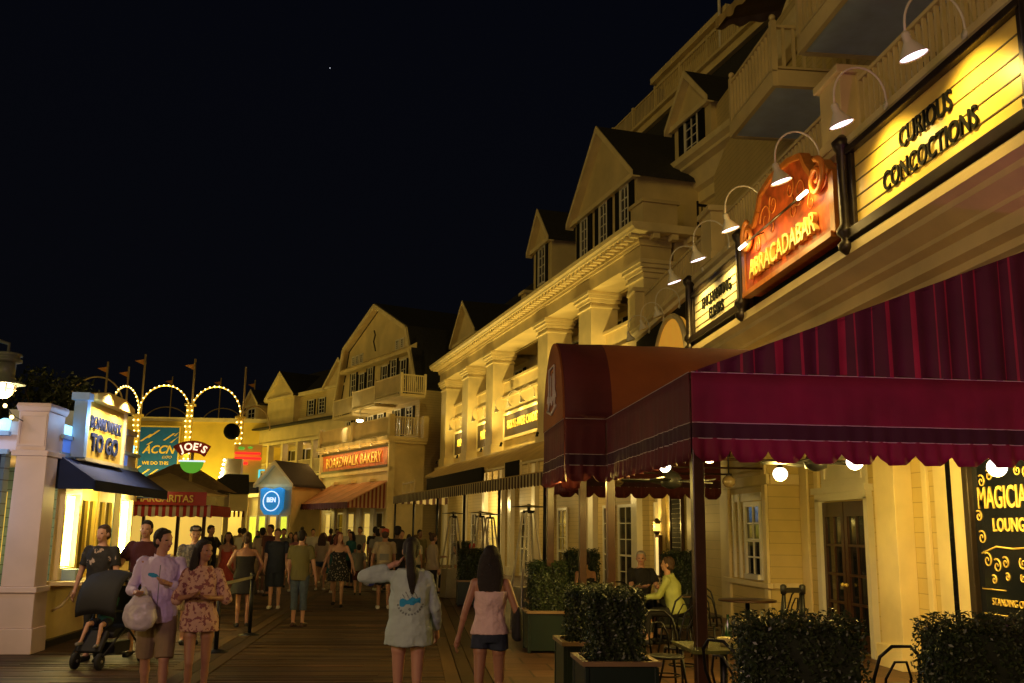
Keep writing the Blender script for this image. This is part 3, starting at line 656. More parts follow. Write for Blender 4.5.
b = MB(); b.tube([(.02, 0, 3.2), (.02, YB, 3.2)], .03); b.tube([(.02, 0.03, 3.2), (X1, .03, 3.2)], .03)
for y in (2.2, 4.05, 6.05, 8, 9.85): b.tube([(.02, y, 3.18), (X1, y, zt(X1) - .1)], .022, 6); b.tube([(.02, y, 2.9), (X1, y, 2.9)], .02, 6)
b.build('frame', M['wood'], t)
for (x, y) in ((.06, .06), (.03, yj - .05), (.03, ye + .1), (xb + .1, ye + .1), (.05, YB - .1)):
    b = MB(); b.box(x - .055, x + .055, y - .055, y + .055, 0, 3.2); b.box(x - .07, x + .07, y - .07, y + .07, 0, .12); b.build('post', M['wood'], t, bevel=.01)
MB().box(X1 - .3, X1 - .2, YB + .2, YB + .3, 0, 3.1).build('post', M['wood'], t)

# globe pendants under it
def pendant(x, y, z, r, label, lit=True):
    r *= .86
    t = thing('globe_pendant', label, 'lamp', (x, y, z), 0, 'globe lamps hanging under the burgundy canopy')
    b = MB(); b.tube([(0, 0, r * .9), (0, 0, zt(x - 2.57) - z - .04)], .012, 6); b.lathe([(r * .5, r * .8), (r * .45, r * 1.05), (r * .15, r * 1.3)], 10); b.build('stem', M['black'], t)
    MB().ball((0, 0, 0), (r, r, r * .95), 16, 10).build('globe', M['globe'] if lit else M['globeoff'], t)
    if lit: lamp(t, (0, 0, -r * 1.15), 70, (1, .68, .14), r * .8)
pendant(3.09, 11.9, 2.56, .085, 'lit globe lamp above the second wooden post, over the black ceiling fan')
pendant(3.1, 10.1, 2.56, .09, 'lit globe lamp just right of the nearest wooden post')
pendant(4.75, 12.4, 2.53, .11, 'round lit globe lamp hanging below the valance above the small wall window')
pendant(5.12, 11.0, 2.6, .115, 'brightest globe lamp, hanging above the brown double doors')
pendant(5.83, 10.5, 2.68, .1, 'lit globe lamp mostly hidden by the scallops, right of the doors')
pendant(6.12, 9.8, 2.48, .12, 'amber lit globe lamp in front of the black lounge sign')
pendant(2.75, 13.2, 2.46, .12, 'unlit smoked globe between the two middle posts', False)
pendant(4.55, 13.9, 2.5, .11, 'unlit grey globe hanging right of the nearest post', False)
pendant(2.25, 13.3, 2.52, .09, 'lit globe lamp under the arched entrance canopy')
# ceiling fans
def fan(x, y, z, label):
    t = thing('ceiling_fan', label, 'fan', (x, y, z), 0, 'black ceiling fans under the canopy')
    b = MB(); b.tube([(0, 0, .1), (0, 0, zt(x - 2.57) - z - .05)], .015, 6); b.lathe([(.03, -.1), (.13, -.06), (.15, .02), (.1, .1), (.03, .14)], 14); b.build('motor', M['black'], t)
    for k in range(5):
        a = k * 2 * math.pi / 5 + .4; b = MB(); b.T = Matrix.Rotation(a, 4, 'Z'); b.prism([(.12, -.04), (.25, -.07), (.62, -.09), (.66, 0), (.62, .09), (.25, .07), (.12, .04)], 0, .012, lambda p, q, tt: (p, q, tt + .25 * (q * .6))); b.build('blade', M['black'], t)
fan(3.35, 12.6, 2.42, 'black ceiling fan under the canopy between the second post and the nearest post')
fan(4.9, 11.6, 2.62, 'black ceiling fan just below the burgundy valance above the brown doors')
# ------------------------------------------------------------------ colonnade building
Bf = Fr(6.3, 28, 11.4)
rb = Bf.thing('colonnade_building', 'long cream building with tall square columns, deep cornice and shuttered dormers', 'building')
MB().box(-.5, 25.6, -10, -.3, 0, 4.9).build('ground_wall', M['siding'], rb)
b = MB(); b.box(-.8, 25.8, -10, .1, 4.9, 5.05); b.box(-.7, 25.6, -.3, .02, 4.6, 4.9); b.build('floor_band', M['creamtrim'], rb)
MB().box(-.5, 25.4, -10, -2.2, 5.05, 10.4).build('upper_wall', M['cream'], rb)
b = MB(); b.box(-.8, -.5, -10, -1.1, 5.05, 10.3); b.box(25.4, 25.7, -10, -1.1, 5.05, 10.3); b.build('side_wall', M['cream'], rb)
cols_u = [-.75, 3.4, 7.8, 15.2, 19.6, 24.2]; cw = 1.15
for u in cols_u:
    b = MB(); b.box(u, u + cw, -1.05, -.08, 5.05, 9.3); b.box(u - .06, u + cw + .06, -1.1, -.02, 5.05, 5.5); b.box(u - .05, u + cw + .05, -1.1, -.03, 9.12, 9.2); b.box(u - .06, u + cw + .06, -1.12, -.01, 9.3, 9.42); b.box(u - .13, u + cw + .13, -1.16, .06, 9.42, 9.54); b.box(u - .18, u + cw + .18, -1.2, .1, 9.54, 9.66)
    b.build('column', M['creamtrim'], rb, bevel=.015)
b = MB(); b.box(-.75, 25.5, -1.0, .0, 9.66, 10.1); b.box(-.8, 25.6, -1.0, .06, 10.1, 10.2); b.box(-.8, 25.6, -1.0, .1, 10.2, 10.3); b.box(-.95, 25.7, -10, .1, 10.3, 10.38)
b.build('entablature', M['cream'], rb)
b = MB(); b.prism([(.1, 10.38), (.42, 10.4), (.44, 10.46), (.5, 10.52), (.52, 10.64), (-.6, 10.66), (-.6, 10.38)], -1.3, 26, lambda p, q, t: (t, p, q)); b.box(-1.32, -.95, -8, .42, 10.4, 10.64); b.build('cornice', M['creamtrim'], rb)
b = MB(); u = -.9
while u < 25.7: b.box(u, u + .16, .11, .38, 10.28, 10.39); u += .36
v = -.2
while v > -7: b.box(-1.25, -.96, v - .2, v, 10.22, 10.39); v -= .6
b.build('dentil', M['creamtrim'], rb)
MB().box(-1.0, -.95, -7, -1.3, 10.1, 10.3).build('side_architrave', M['creamtrim'], rb)
# bays between columns
for i in range(len(cols_u) - 1):
    a, c = cols_u[i] + cw, cols_u[i + 1]
    b = MB(); b.box(a, c, -.95, -.6, 5.05, 7.5); b.box(a, c, -.9, -.5, 7.5, 7.6); b.box(a, c, -.85, -.6, 7.6, 8.2); b.box(a, c, -.92, -.5, 8.2, 8.3); b.build('parapet', M['cream'], rb)
    n = 2 if c - a > 4 else 1
    for k in range(n): window(rb, a + (c - a) * (k + .5) / n, -2.18, 7.6, 1.2, 1.7, 2, 4, .4)
    b = MB(); b.box(a, c, -2.15, -1.05, 9.6, 9.66); b.build('recess_ceiling', M['cream'], rb)
# roof + dormers
b = MB(); b.prism([(-.4, 10.66), (-3.5, 14.3), (-9, 14.3), (-10, 10.66)], 3.7, 25.6, lambda p, q, t: (t, p, q)); b.build('roof', M['roof'], rb)
gable(rb, 2.75, 5.3, -.3, 10.66, 12.75, 15.1, 3.2, .25, [(1.75, 11.1, .55, 1.4), (.0, 11.1, .55, 1.4), (-1.75, 11.1, .55, 1.4)], shut=.36)
gable(rb, 9.1, 2.2, -.3, 10.66, 13.0, 14.2, 4, .22, [(0, 11.35, .7, 1.4)])
gable(rb, 21.4, 4.6, -.4, 10.66, 11.5, 13.2, 5, .25)
b = MB(); b.box(12.2, 12.8, -1.3, -.6, 10.66, 11.7); b.box(12.1, 12.9, -1.4, -.5, 11.7, 11.82); b.build('chimney', M['cream'], rb)
b = MB(); b.box(-1.2, -.3, -1.0, .1, 10.66, 11.3); b.box(-1.26, -.24, -1.06, .16, 11.3, 11.4); b.build('parapet_pedestal', M['cream'], rb)
b = MB(); railing(b, (-1.15, -1.7, 10.66), (-1.15, -5, 10.66), .75, .14, .05, .03); b.build('iron_railing', M['black'], rb)
# recessed upper block
b = MB(); b.box(-10, 3.6, -9.9, -2.5, 10.7, 13.1); b.build('tower_wall', M['siding'], rb)
b = MB(); b.prism([(-2.5, 11.9), (-2.4, 11.95), (-2.4, 12.3), (-2.25, 12.4), (-2.05, 12.85), (-1.85, 12.95), (-1.85, 13.05), (-1.7, 13.15), (-1.7, 13.35), (-3, 13.5), (-3, 11.9)], -10, 3.8, lambda p, q, t: (t, p, q)); b.build('tower_cornice', M['creamtrim'], rb)
b = MB(); b.prism([(-2.2, 13.42), (-4.8, 18.2), (-9, 18.2), (-9.9, 13.42)], -10, 12, lambda p, q, t: (t, p, q)); b.box(3.8, 12, -9.8, -4.4, 12.5, 13.42); b.build('tower_roof', M['roof'], rb)
gable(rb, -.35, 2.4, -2.0, 13.2, 14.75, 15.95, 3.5, .22, [(0, 13.35, .75, 1.2)], shut=.38)
gable(rb, -6.9, 2.4, -2.05, 13.4, 14.8, 16.0, 3.5, .25, [(0, 13.5, .8, 1.25)], shut=.35)
b = MB(); b.box(-9, 12.3, -8.8, -4.6, 18.2, 18.6); b.box(-9.1, 12.4, -8.8, -4.45, 18.5, 18.62); b.build('deck_edge', M['cream'], rb)
b = MB()
for i in range(8): railing(b, (12 - i * 2.2, -4.6, 18.62), (12 - (i + 1) * 2.2, -4.6, 18.62), .9, .13, .12, .035, i == 0)
b.build('roof_railing', M['cream'], rb)
b = MB(); b.box(2.5, 8.0, -8, -5.2, 18.6, 19.9); b.box(2.3, 8.2, -8.2, -4.95, 19.9, 20.1); b.box(2.1, 8.4, -8.4, -4.75, 20.1, 20.35); b.build('penthouse', M['cream'], rb)
MB().tube([(2.3, -4.6, 18.6), (2.3, -4.6, 26)], .06, 8).build('flagpole', M['white'], rb)
# striped canopy with red cloth on the upper terrace
t = Bf.thing('terrace_canopy', 'pale striped scalloped canopy at the top right above the balconies', 'awning', -5.0, -3.2, 16.6)
cv = lambda p, q, tt: (p, tt, q)
b = MB(); b.add([(-2.3, 1.6, 0), (2.3, 1.6, 0), (2.3, -1.6, 1.1), (-2.3, -1.6, 1.1), (-2.3, 1.6, -.05), (2.3, 1.6, -.05), (2.3, -1.6, 1.05), (-2.3, -1.6, 1.05)], [(0, 1, 2, 3), (7, 6, 5, 4), (0, 4, 5, 1), (1, 5, 6, 2), (2, 6, 7, 3), (3, 7, 4, 0)]); b.build('canvas', M['tan'], t)
b = MB(); curtain(b, (-2.3, 1.62), (2.3, 1.62), lambda s: -.3 - .06 * math.sin(s * 9), lambda s: 0, .02, .5, 90); curtain(b, (2.3, 1.6), (2.3, -1.5), lambda s: -.3 - .06 * math.sin(s * 9) + s * .35, lambda s: s * .35, .02, .5, 60); b.build('valance', M['tan'], t)
for sx_ in (-2.1, 2.1): MB().tube([(sx_, -1.5, 1.0), (sx_, -1.5, -3.2)], .04, 6).build('post', M['white'], t)
t = Bf.thing('closed_parasol', 'folded red parasol with dark cap behind the railing near the top right', 'parasol', .3, -4.9, 16.2)
b = MB(); b.lathe([(.2, .3), (.32, .5), (.28, 1.1), (.16, 1.7), (.05, 2.1)], 12); b.build('canvas', M['rednoz'], t); MB().lathe([(.2, 1.62), (.2, 1.75), (.05, 2.15)], 12).build('cap', M['black'], t); MB().tube([(0, 0, -1), (0, 0, .4)], .03, 6).build('pole', M['wood'], t)

# facade uplights, assumed from the brighter column bases, hidden behind the patio awning, one at the foot of each column bay
for i, u in enumerate((1.9, 6.5, 11.0, 14.0, 18.2, 22.5)):
    t = Bf.thing('facade_uplight', ['small facade uplight nearest the corner of the colonnade', 'small facade uplight below the second bay of the colonnade', 'small facade uplight under the right of the wide middle bay', 'small facade uplight under the left of the wide middle bay', 'small facade uplight under the fourth bay of the colonnade', 'small facade uplight under the last bay of the colonnade'][i], 'lamp', u, .75, 5.05, 'uplights along the colonnade')
    b = MB(); b.box(-.06, .06, -.04, .04, 0, .04); b.cap((0, 0, .05), (0, -.03, .12), .04, .055, 10); b.build('housing', M['black'], t)
    lamp(t, (0, -.02, .3), 480, (1, .70, .17), .06, 'SPOT', (0, -.55, 4), 130, .8)

# sign boards in the bays
def bay_sign(uc, w_, z, h_, s, size, label, xs=.8):
    t = Bf.thing('shop_sign', label, 'sign', uc, -.56, z, 'dark sign boards between the columns')
    MB().box(-w_ / 2, w_ / 2, 0, .06, 0, h_).build('board', M['bronze'], t)
    b = MB()
    for x0, x1, z0, z1 in ((-w_ / 2 - .12, -w_ / 2, -.12, h_ + .12), (w_ / 2, w_ / 2 + .12, -.12, h_ + .12), (-w_ / 2, w_ / 2, -.12, 0), (-w_ / 2, w_ / 2, h_, h_ + .12)): b.box(x0, x1, 0, .1, z0, z1)
    b.build('sign_frame', M['creamtrim'], t)
    for k, l in enumerate(s): text('lettering', l, size, M['signcream'], t, (0, .07, h_ * (.52 if len(s) == 1 else (.68 - .4 * k))), xs=xs, off=.008)
    return t
bay_sign(12.1, 5.2, 5.75, .95, ['HOUSE-MADE CANDIES'], .5, 'dark sign board reading HOUSE-MADE CANDIES in the wide middle bay')
bay_sign(17.95, 2.5, 5.6, 1.1, ['FINEST'], .55, 'dark sign board reading FINEST in the bay left of the candies sign')
bay_sign(22.5, 2.6, 5.6, 1.1, ['SWEETS'], .5, 'narrow dark sign board in the farthest bay of the colonnade')
for u, lab in ((10.4, 'unlit gooseneck lamp over the right of the candies sign'), (12.2, 'gooseneck lamp over the middle of the candies sign'), (14.0, 'gooseneck lamp lit over the left end of the candies sign'), (17.9, 'lit gooseneck lamp over the FINEST sign'), (22.4, 'lit gooseneck lamp over the farthest bay sign')):
    gooseneck(Bf, u, 7.05, lab, 'gooseneck lamps on the colonnade', 190, True, .8, (1, .70, .16), -.45)
gooseneck(Bf, 6.0, 7.05, 'lit gooseneck lamp in the second bay of the colonnade', 'gooseneck lamps on the colonnade', 190, True, .8, (1, .70, .16), -.45)

# ground floor openings of the colonnade building
for u, w_, lit in ((1.1, .9, 0), (2.4, .7, 0), (6.6, .8, 0), (10.9, .9, 0), (15.2, 1.5, 1), (18.6, .9, 0), (22.6, 1.1, 0)):
    window(rb, u, -.28, .15 if not lit else .05, w_, 2.35, 2, 5, 0, glass=M['warmwin2'] if lit else None, fr=M['whitegloss'], name='french_door')
b = MB()
for u in (.2, 3.6, 4.3, 7.8, 9.5, 12.6, 13.9, 16.6, 20.2, 24.4): b = MB(); b.box(u - .2, u + .2, -.3, -.12, 0, 4.6); b.box(u - .25, u + .25, -.3, -.07, 0, .35); b.build('pilaster', M['whitegloss'], rb)

# tan patio awning
t = Bf.thing('patio_awning', 'long tan sloping awning with striped scalloped valance below the colonnade', 'awning', 0, 0, 0)
b = MB(); b.add([(-1, .15, 5.0), (12.3, .15, 5.0), (12.3, 1.85, 3.95), (-1, 1.85, 3.95), (-1, .15, 4.94), (12.3, .15, 4.94), (12.3, 1.85, 3.89), (-1, 1.85, 3.89)], [(3, 2, 1, 0), (4, 5, 6, 7), (0, 1, 5, 4), (1, 2, 6, 5), (2, 3, 7, 6), (3, 0, 4, 7)])
b.add([(12.3, .15, 5.0), (24, .15, 5.0), (24, 1.0, 4.5), (12.3, 1.85, 3.95), (12.3, .15, 4.94), (24, .15, 4.94), (24, 1.0, 4.44), (12.3, 1.85, 3.89)], [(3, 2, 1, 0), (4, 5, 6, 7), (1, 2, 6, 5), (2, 3, 7, 6)]); b.build('canvas', M['tan'], t)
for a_ in ((9.0, 18.6, 1.96, 2.06), (4.8, 6.4, 1.86, 1.94), (-1, .4, 1.86, 1.94)): MB().box(*a_, 3.4, 4.08).build('dark_fascia', M['blackmat'], t)
for a_, c_, v_ in ((6.5, 8.9, 1.9), (18.7, 21.5, 2.6), (.5, 4.7, 1.9)): b = MB(); railing(b, (a_, v_, 3.4), (c_, v_, 3.4), .55, .75, .06, .05); b.build('clerestory_bars', M['creamtrim'], t)
MB().box(-1, 21.6, 1.5, 3.02, 3.32, 3.38).build('eave_board', M['tan'], t)
b = MB(); curtain(b, (-1, 3.06), (21.6, 3.06), lambda s: 3.03 - .05 * abs(math.sin(s * 10.47)), lambda s: 3.34, .008, .3, 900); curtain(b, (21.6, 3.06), (21.6, .3), lambda s: 3.03 - .05 * abs(math.sin(s * 10.47)), lambda s: 3.34, .008, .3, 120); b.build('scalloped_valance', M['stripedark'], t)
for u in (-.8, 3.6, 8.0, 12.3, 17, 21.5): MB().tube([(u, 2.95, 0), (u, 2.95, 3.35)], .05, 8).build('post', M['black'], t)
lamp(t, (9.5, 1.2, 2.9), 40, (1, .70, .22), .15); lamp(t, (15.3, .7, 2.9), 110, (1, .72, .26), .15); lamp(t, (20.5, 1.2, 2.9), 35, (1, .70, .22), .15); lamp(t, (3.5, 1.2, 2.9), 40, (1, .70, .22), .15)

# ------------------------------------------------------------------ gabled bakery building
C = Fr(.45, 54, 25)
rc = C.thing('gabled_building', 'cream building with tall steep gable and balconies above the bakery', 'building')
MB().box(.6, 12.9, -9, 0, 0, 9.6).build('wall', M['siding'], rc)
poly = [(.6, 9.6), (12.9, 9.6), (11.7, 13.3), (6.8, 15.3), (2.1, 13.1)]
b = MB(); b.prism(poly, 0, -9, lambda p, q, t: (p, t, q)); b.build('gable_wall', M['cream'], rc)
b = MB(); ps = [(.3, 9.45), (1.95, 13.2), (6.8, 15.45), (11.85, 13.4), (13.2, 9.45)]; po = [(.1, 9.45), (1.8, 13.35), (6.8, 15.65), (12, 13.55), (13.4, 9.45)]
for i in range(4): b.prism([ps[i], po[i], po[i + 1], ps[i + 1]], .35, -9.2, lambda p, q, t: (p, t, q))
b.build('roof', M['roof'], rc)
b = MB()
for i in range(4): b.bar((ps[i][0], .4, ps[i][1]), (ps[i + 1][0], .4, ps[i + 1][1]), .14, .26)
for i in range(4): e_ = .07; b.prism([(ps[i][0], ps[i][1] - e_), (ps[i][0], ps[i][1] - .005), (ps[i + 1][0], ps[i + 1][1] - .005), (ps[i + 1][0], ps[i + 1][1] - e_)], .35, .004, lambda p, q, t: (p, t, q))
b.build('bargeboard', M['creamtrim'], rc)
for i, u in enumerate((2.9, 4.3, 5.6, 7.9, 9.3, 10.7)): window_sub(rc, u, 0, 10.1 if i % 2 else 9.3, .7, 1.6 if i % 2 else 2.2, .2)
for u in (3.2, 3.9, 9.5, 10.2, 10.9): window_sub(rc, u, 0, 12.3, .35, .5, 0)
for u in (1.9, 3.5, 6.0, 7.6, 9.6, 11.3): window_sub(rc, u, 0, 7.1, .8, 1.5, .25)
for u0, u1, z, vv in ((-.1, 3.6, 9.1, 1.5), (3.9, 7.6, 8.95, 1.3), (7.9, 11.4, 8.8, 1.1)):
    s = MB().box(u0, u1, 0, vv, z - .15, z); s = s.build('balcony', M['cream'], rc)
    f = MB(); railing(f, (u0 + .05, vv - .06, z), (u1 - .05, vv - .06, z), 1.05, .12, .12, .05); railing(f, (u0 + .05, vv - .06, z), (u0 + .05, 0, z), 1.05, .12, .12, .05, False); railing(f, (u1 - .05, vv - .06, z), (u1 - .05, 0, z), 1.05, .12, .12, .05, False); f.build('railing', M['creamtrim'], s)
b = MB(); b.box(1.2, 12, .003, .5, 11.75, 11.95); b.prism([(0, 11.95), (.6, 11.95), (0, 12.3)], 1.2, 12, lambda p, q, t: (t, p, q)); b.build('hood', M['cream'], rc)
b = MB(); b.tube([(6.8, .2, 12.6), (6.8, .35, 13.2), (6.7, .3, 13.6), (6.9, .3, 13.9)], .05, 6); b.build('gable_ornament', M['bronze'], rc)
# bakery base block
b = MB(); b.box(-.25, 10.4, .003, 2.0, 0, 6.35); b.build('bakery_wall', M['cream'], rc)
b = MB(); b.box(-.4, 10.55, -.05, 2.2, 6.35, 6.5); b.box(-.5, 10.65, -.05, 2.35, 6.5, 6.7); b.box(-.35, 10.5, 1.95, 2.12, 4.85, 5.1); b.box(-.35, -.2, 1.8, 2.15, 0, 6.35); b.box(10.3, 10.5, 1.8, 2.15, 0, 6.35)
for u in (2.0, 4.8, 7.6): b.box(u - .25, u + .25, 2.0, 2.3, 4.35, 4.5)
b.build('bakery_cornice', M['creamtrim'], rc)
b = MB(); railing(b, (-.4, 2.1, 6.7), (5, 2.1, 6.7), 1.05, .13, .3, .06); railing(b, (5, 2.1, 6.7), (10.5, 2.1, 6.7), 1.05, .13, .3, .06, False); railing(b, (-.4, 2.1, 6.7), (-.4, .1, 6.7), 1.05, .13, .3, .06, False); b.build('deck_railing', M['cream'], rc)
for u, m in ((.9, None), (2.6, M['warmwin2']), (5.0, M['warmwin2']), (6.6, None), (8.8, M['warmwin2'])): window(rc, u, 2.0, .3, .8, 2.3, 1, 3, 0, glass=m, fr=M['whitegloss'], name='shop_window')
b = MB()
for u in (1.7, 3.7, 5.8, 7.7): MB().box(u - .25, u + .25, 2.0, 2.15, 0, 4.3).build('pilaster', M['white'], rc)
t = C.thing('bakery_sign', 'long red sign with orange lit letters reading BoardWalk Bakery', 'sign', 4.95, 2.03, 5.2)
MB().box(-5, 5, 0, .08, 0, .95).build('board', M['redpaint'], t)
b = MB(); b.box(-5.1, 5.1, 0, .14, -.12, 0); b.box(-5.1, 5.1, 0, .14, .95, 1.07); b.build('sign_frame', M['bronze'], t)
text('lettering', 'BOARDWALK BAKERY', .86, M['gold'], t, (0, .12, .45), ext=.02, xs=.95, off=.0, sp=1.05)
for k in range(6):
    gooseneck(C, .9 + k * 1.65, 6.42, 'small lamp lighting the bakery sign, number %s along from the right end' % ['one', 'two', 'three', 'four', 'five', 'six'][k], 'lamps over the bakery sign', 13, False, .55, vo=2.3)

for x_ in (-4.2, -2.5, -.8, .8, 2.5, 4.2): lamp(t, (x_, .85, .75), 26, (1, .56, .14), .06)
# bakery awning
t = C.thing('bakery_awning', 'tan and red striped sloping awning over the bakery windows', 'awning', 4.1, 2.02, 0)
b = MB(); b.prism([(0, 4.35), (2.3, 3.15), (2.3, 3.1), (0, 4.29)], -4.3, 4.4, lambda p, q, tt: (tt, p, q)); b.build('canvas', paint('salmon canvas', (.5, .24, .12), .8, .2, 1.5), t)
b = MB()
for k in range(1, 6): u = -4.3 + k * 1.45; b.prism([(0, 4.36), (2.3, 3.16), (2.3, 3.155), (0, 4.355)], u - .02, u + .02, lambda p, q, tt: (tt, p, q))
b.build('seam', M['signline'], t)
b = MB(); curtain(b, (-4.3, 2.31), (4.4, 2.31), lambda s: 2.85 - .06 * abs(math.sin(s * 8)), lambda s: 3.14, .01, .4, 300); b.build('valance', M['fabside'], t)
bm_ = banded('striped end canvas', (.5, .33, .2), (.2, .03, .02), .22, .5, 'Y', .8, 0)
for u in (-4.3, 4.4):
    b = MB(); b.prism([(0, 4.3), (2.3, 3.1), (2.3, 2.85), (0, 2.85)], u - .01, u + .01, lambda p, q, tt: (tt, p, q)); b.build('striped_end', bm_, t)
# floodlight on balcony
t = C.thing('balcony_floodlight', 'bright white floodlight under the middle balcony above the bakery sign', 'lamp', 5.9, 1.4, 8.2)
b = MB(); b.cap((0, 0, .1), (0, 0, .5), .04, .04, 8); b.lathe([(.05, .1), (.22, -.02), (.2, -.05)], 12); b.build('housing', M['white'], t); MB().ball((0, 0, -.06), (.2, .2, .12), 10, 6).build('bulb', glow('flood bulb', (1., .95, .75), 30, False), t)
lamp(t, (0, .2, -.25), 120, (1, .78, .36), .15)
b = MB(); b.tube([(0, -.1, .55), (0, .05, .5)], .03, 6); b.build('bracket', M['white'], t)

# ------------------------------------------------------------------ far wing
D = Fr(-4.4, 64.4, 33)
rd = D.thing('far_wing_building', 'long cream hotel wing with small gables and an open arcade, left of the bakery', 'building')
MB().box(0, 16.8, -8, -1.6, 0, 9.0).build('arcade_wall', M['cream'], rd)
b = MB(); b.box(0, 16.8, -1.6, 0, 0, 5.45); b.box(0, 16.8, -1.6, 0, 7.75, 9.0); b.build('wall', M['cream'], rd)
b = MB()
for k in range(8): u = .1 + k * 2.35; b.box(u - .15, u + .15, -.4, 0.03, 5.45, 7.75)
b.box(-.1, 16.9, -.2, .12, 7.75, 7.95); b.box(-.1, 16.9, -.2, .1, 5.3, 5.45); b.build('arcade_column', M['creamtrim'], rd)
b = MB(); railing(b, (0.1, -.1, 5.45), (16.7, -.1, 5.45), 1.0, .16, .06, .06); b.build('arcade_railing', M['creamtrim'], rd)
for k in range(7): window(rd, 1.3 + k * 2.35, -1.58, 5.6, .9, 1.8, 1, 2, .35)
b = MB(); b.prism([(0, 9.0), (.5, 9.0), (.5, 9.1), (-.6, 9.4), (-.6, 9.0)], -.2, 17, lambda p, q, t: (t, p, q)); b.prism([(-.8, 11.4), (-4.5, 14), (-8, 11.4)], 0, 16.6, lambda p, q, t: (t, p, q)); b.build('roof', M['roof'], rd)
b = MB(); b.box(0, 16.8, -8, -.8, 9.0, 11.2); b.build('upper_wall', M['siding'], rd)
b = MB(); b.box(-.1, 16.9, -.85, -.5, 11.2, 11.45); b.box(0, 16.8, -.8, -.72, 9.4, 9.6); b.build('cornice', M['creamtrim'], rd)
for u in (1.4, 2.9, 5.2, 6.8, 9.4, 12.6): window_sub(rd, u, -.8, 9.75, .75, 1.0, .18)
gable(rd, 1.9, 3.6, -.3, 9.2, 11.4, 13.0, 5, .2); gable(rd, 10.8, 4.4, -.3, 9.2, 11.4, 13.1, 5, .2); gable(rd, 15.4, 2.4, -.1, 9.1, 11.2, 12.2, 5, .2, [(0, 9.5, 1.2, 1.3)], shut=0)
b = MB(); b.prism([(0.01, 5.3), (2.3, 4.2), (2.3, 4.1), (.01, 4.1)], 0, 17, lambda p, q, t: (t, p, q)); b.build('shop_roof', M['roof'], rd)
b = MB(); b.box(0, 17, .01, 1.9, 0, 4.1); b.build('shop_wall', M['cream'], rd)
b = MB(); b.box(0, 17, 1.9, 2.35, 3.85, 4.1)
for u in (.3, 3, 5.8, 10.4, 13, 16): b.box(u - .15, u + .15, 2.0, 2.3, 0, 3.85)
b.build('shop_trim', M['creamtrim'], rd)
for u, m in ((1.5, 'warmwin'), (4.3, 'greenwin'), (6.3, 'greenwin'), (7.3, 'warmwin'), (9.4, 'greenwin'), (11.8, 'greenwin'), (14.5, 'warmwin')): window(rd, u, 1.92, .4, 1.1, 2.1, 2, 1, 0, glass=M[m], name='shop_window')
G2 = Fr(-7.95, 58.2, 62)
t = G2.thing('gabled_shop', 'small cream gabled shop with dark roof carrying the blue badge sign', 'shop', 0, 0, 0)
MB().box(-1.15, 1.15, -3, 0, 0, 3.9).build('wall', M['cream'], t); gable(t, 0, 2.3, .02, 3.9, 4.3, 5.45, 3.2, .2, name='gable')
b = MB(); b.prism([(.1, 3.95), (.1, 3.75), (-3.2, 4.9), (-3.2, 5.1)], 1.2, 3.4, lambda p, q, tt: (tt, p, q)); b.build('side_roof', M['roof'], t)
for x_ in (-.75, 0, .75): window(t, x_, .02, .3, .42, 2.1, 1, 1, 0, glass=M['greenwin'] if x_ else M['warmwin'], name='shop_window')
t = G2.thing('blue_badge_sign', 'round blue backlit sign with white letters on the small gabled shop', 'sign', -.1, .3, 2.85)
b = MB(); b.prism([(-.75, 0), (-.45, -.35), (.45, -.35), (.75, 0), (.8, 1.1), (.5, 1.2), (0, 1.1), (-.5, 1.2), (-.8, 1.1)], 0, .15, lambda p, q, tt: (p, tt, q)); b.build('board', M['bluebadge'], t)
MB().tube([(.55 * math.cos(a / 10 * math.pi), .17, .42 + .55 * math.sin(a / 10 * math.pi)) for a in range(20)], .03, 6, True).build('ring', M['badgewhite'], t)
text('lettering', 'BEN', .38, M['badgewhite'], t, (0, .17, .48), xs=.9, off=.01)
for x in (-.6, 0, .6): lamp(t, (x, .35, 1.3), 2.5, (.4, .8, 1), .06)
lamp(rd, (8.1, 4.2, 3.4), 60, (1, .8, .35), .2); lamp(rd, (3, 4.2, 3.4), 60, (1, .75, .3), .2); lamp(rd, (13.5, 4.2, 3.4), 50, (1, .8, .3), .2)
for u in (3.5, 8.2, 13): lamp(rd, (u, -.9, 7.4), 9, (1, .7, .35), .1)

# ------------------------------------------------------------------ far end: banner building and light arches
t = thing('banner_building', 'yellow lit flat roofed building behind the light arches with a teal banner', 'building', (-17, 76, 0), R(-3))
MB().box(-5.2, 7.5, 0, 8, 0, 9.6).build('wall', M['yellow'], t); b = MB(); b.box(-5.3, 7.6, -.15, 8, 9.6, 9.9); b.build('parapet', M['creamtrim'], t)
for x in (-3.5, 0, 3.5, 6.5): lamp(t, (x, -3.2, 4.5), 380, (1, .72, .10), .3)
t = thing('teal_banner', 'large teal banner with slanted yellow bars reading ACCN, on the yellow wall', 'banner', (-19.25, 75.7, 5.1), R(-3))
MB().box(-1.6, 1.6, -.05, 0, 0, 4.0).build('cloth', M['teal'], t)
b = MB(); b.box(-1.7, -1.6, -.09, .0, -.1, 4.1); b.box(1.6, 1.7, -.09, 0, -.1, 4.1); b.box(-1.6, 1.6, -.09, 0, -.1, 0); b.box(-1.6, 1.6, -.09, 0, 4.0, 4.1); b.build('banner_frame', M['gold'], t)
text('lettering', 'ACCN', .85, M['gold'], t, (.15, -.07, 2.3), (90, 0, 0), xs=.95, off=.02, shear=.35); text('lettering', 'EXPO', .28, M['gold'], t, (.8, -.07, 1.75), (90, 0, 0), shear=.3); text('lettering', 'WE DO THIS', .34, M['gold'], t, (0, -.07, 1.3), (90, 0, 0), off=.01)
b = MB()
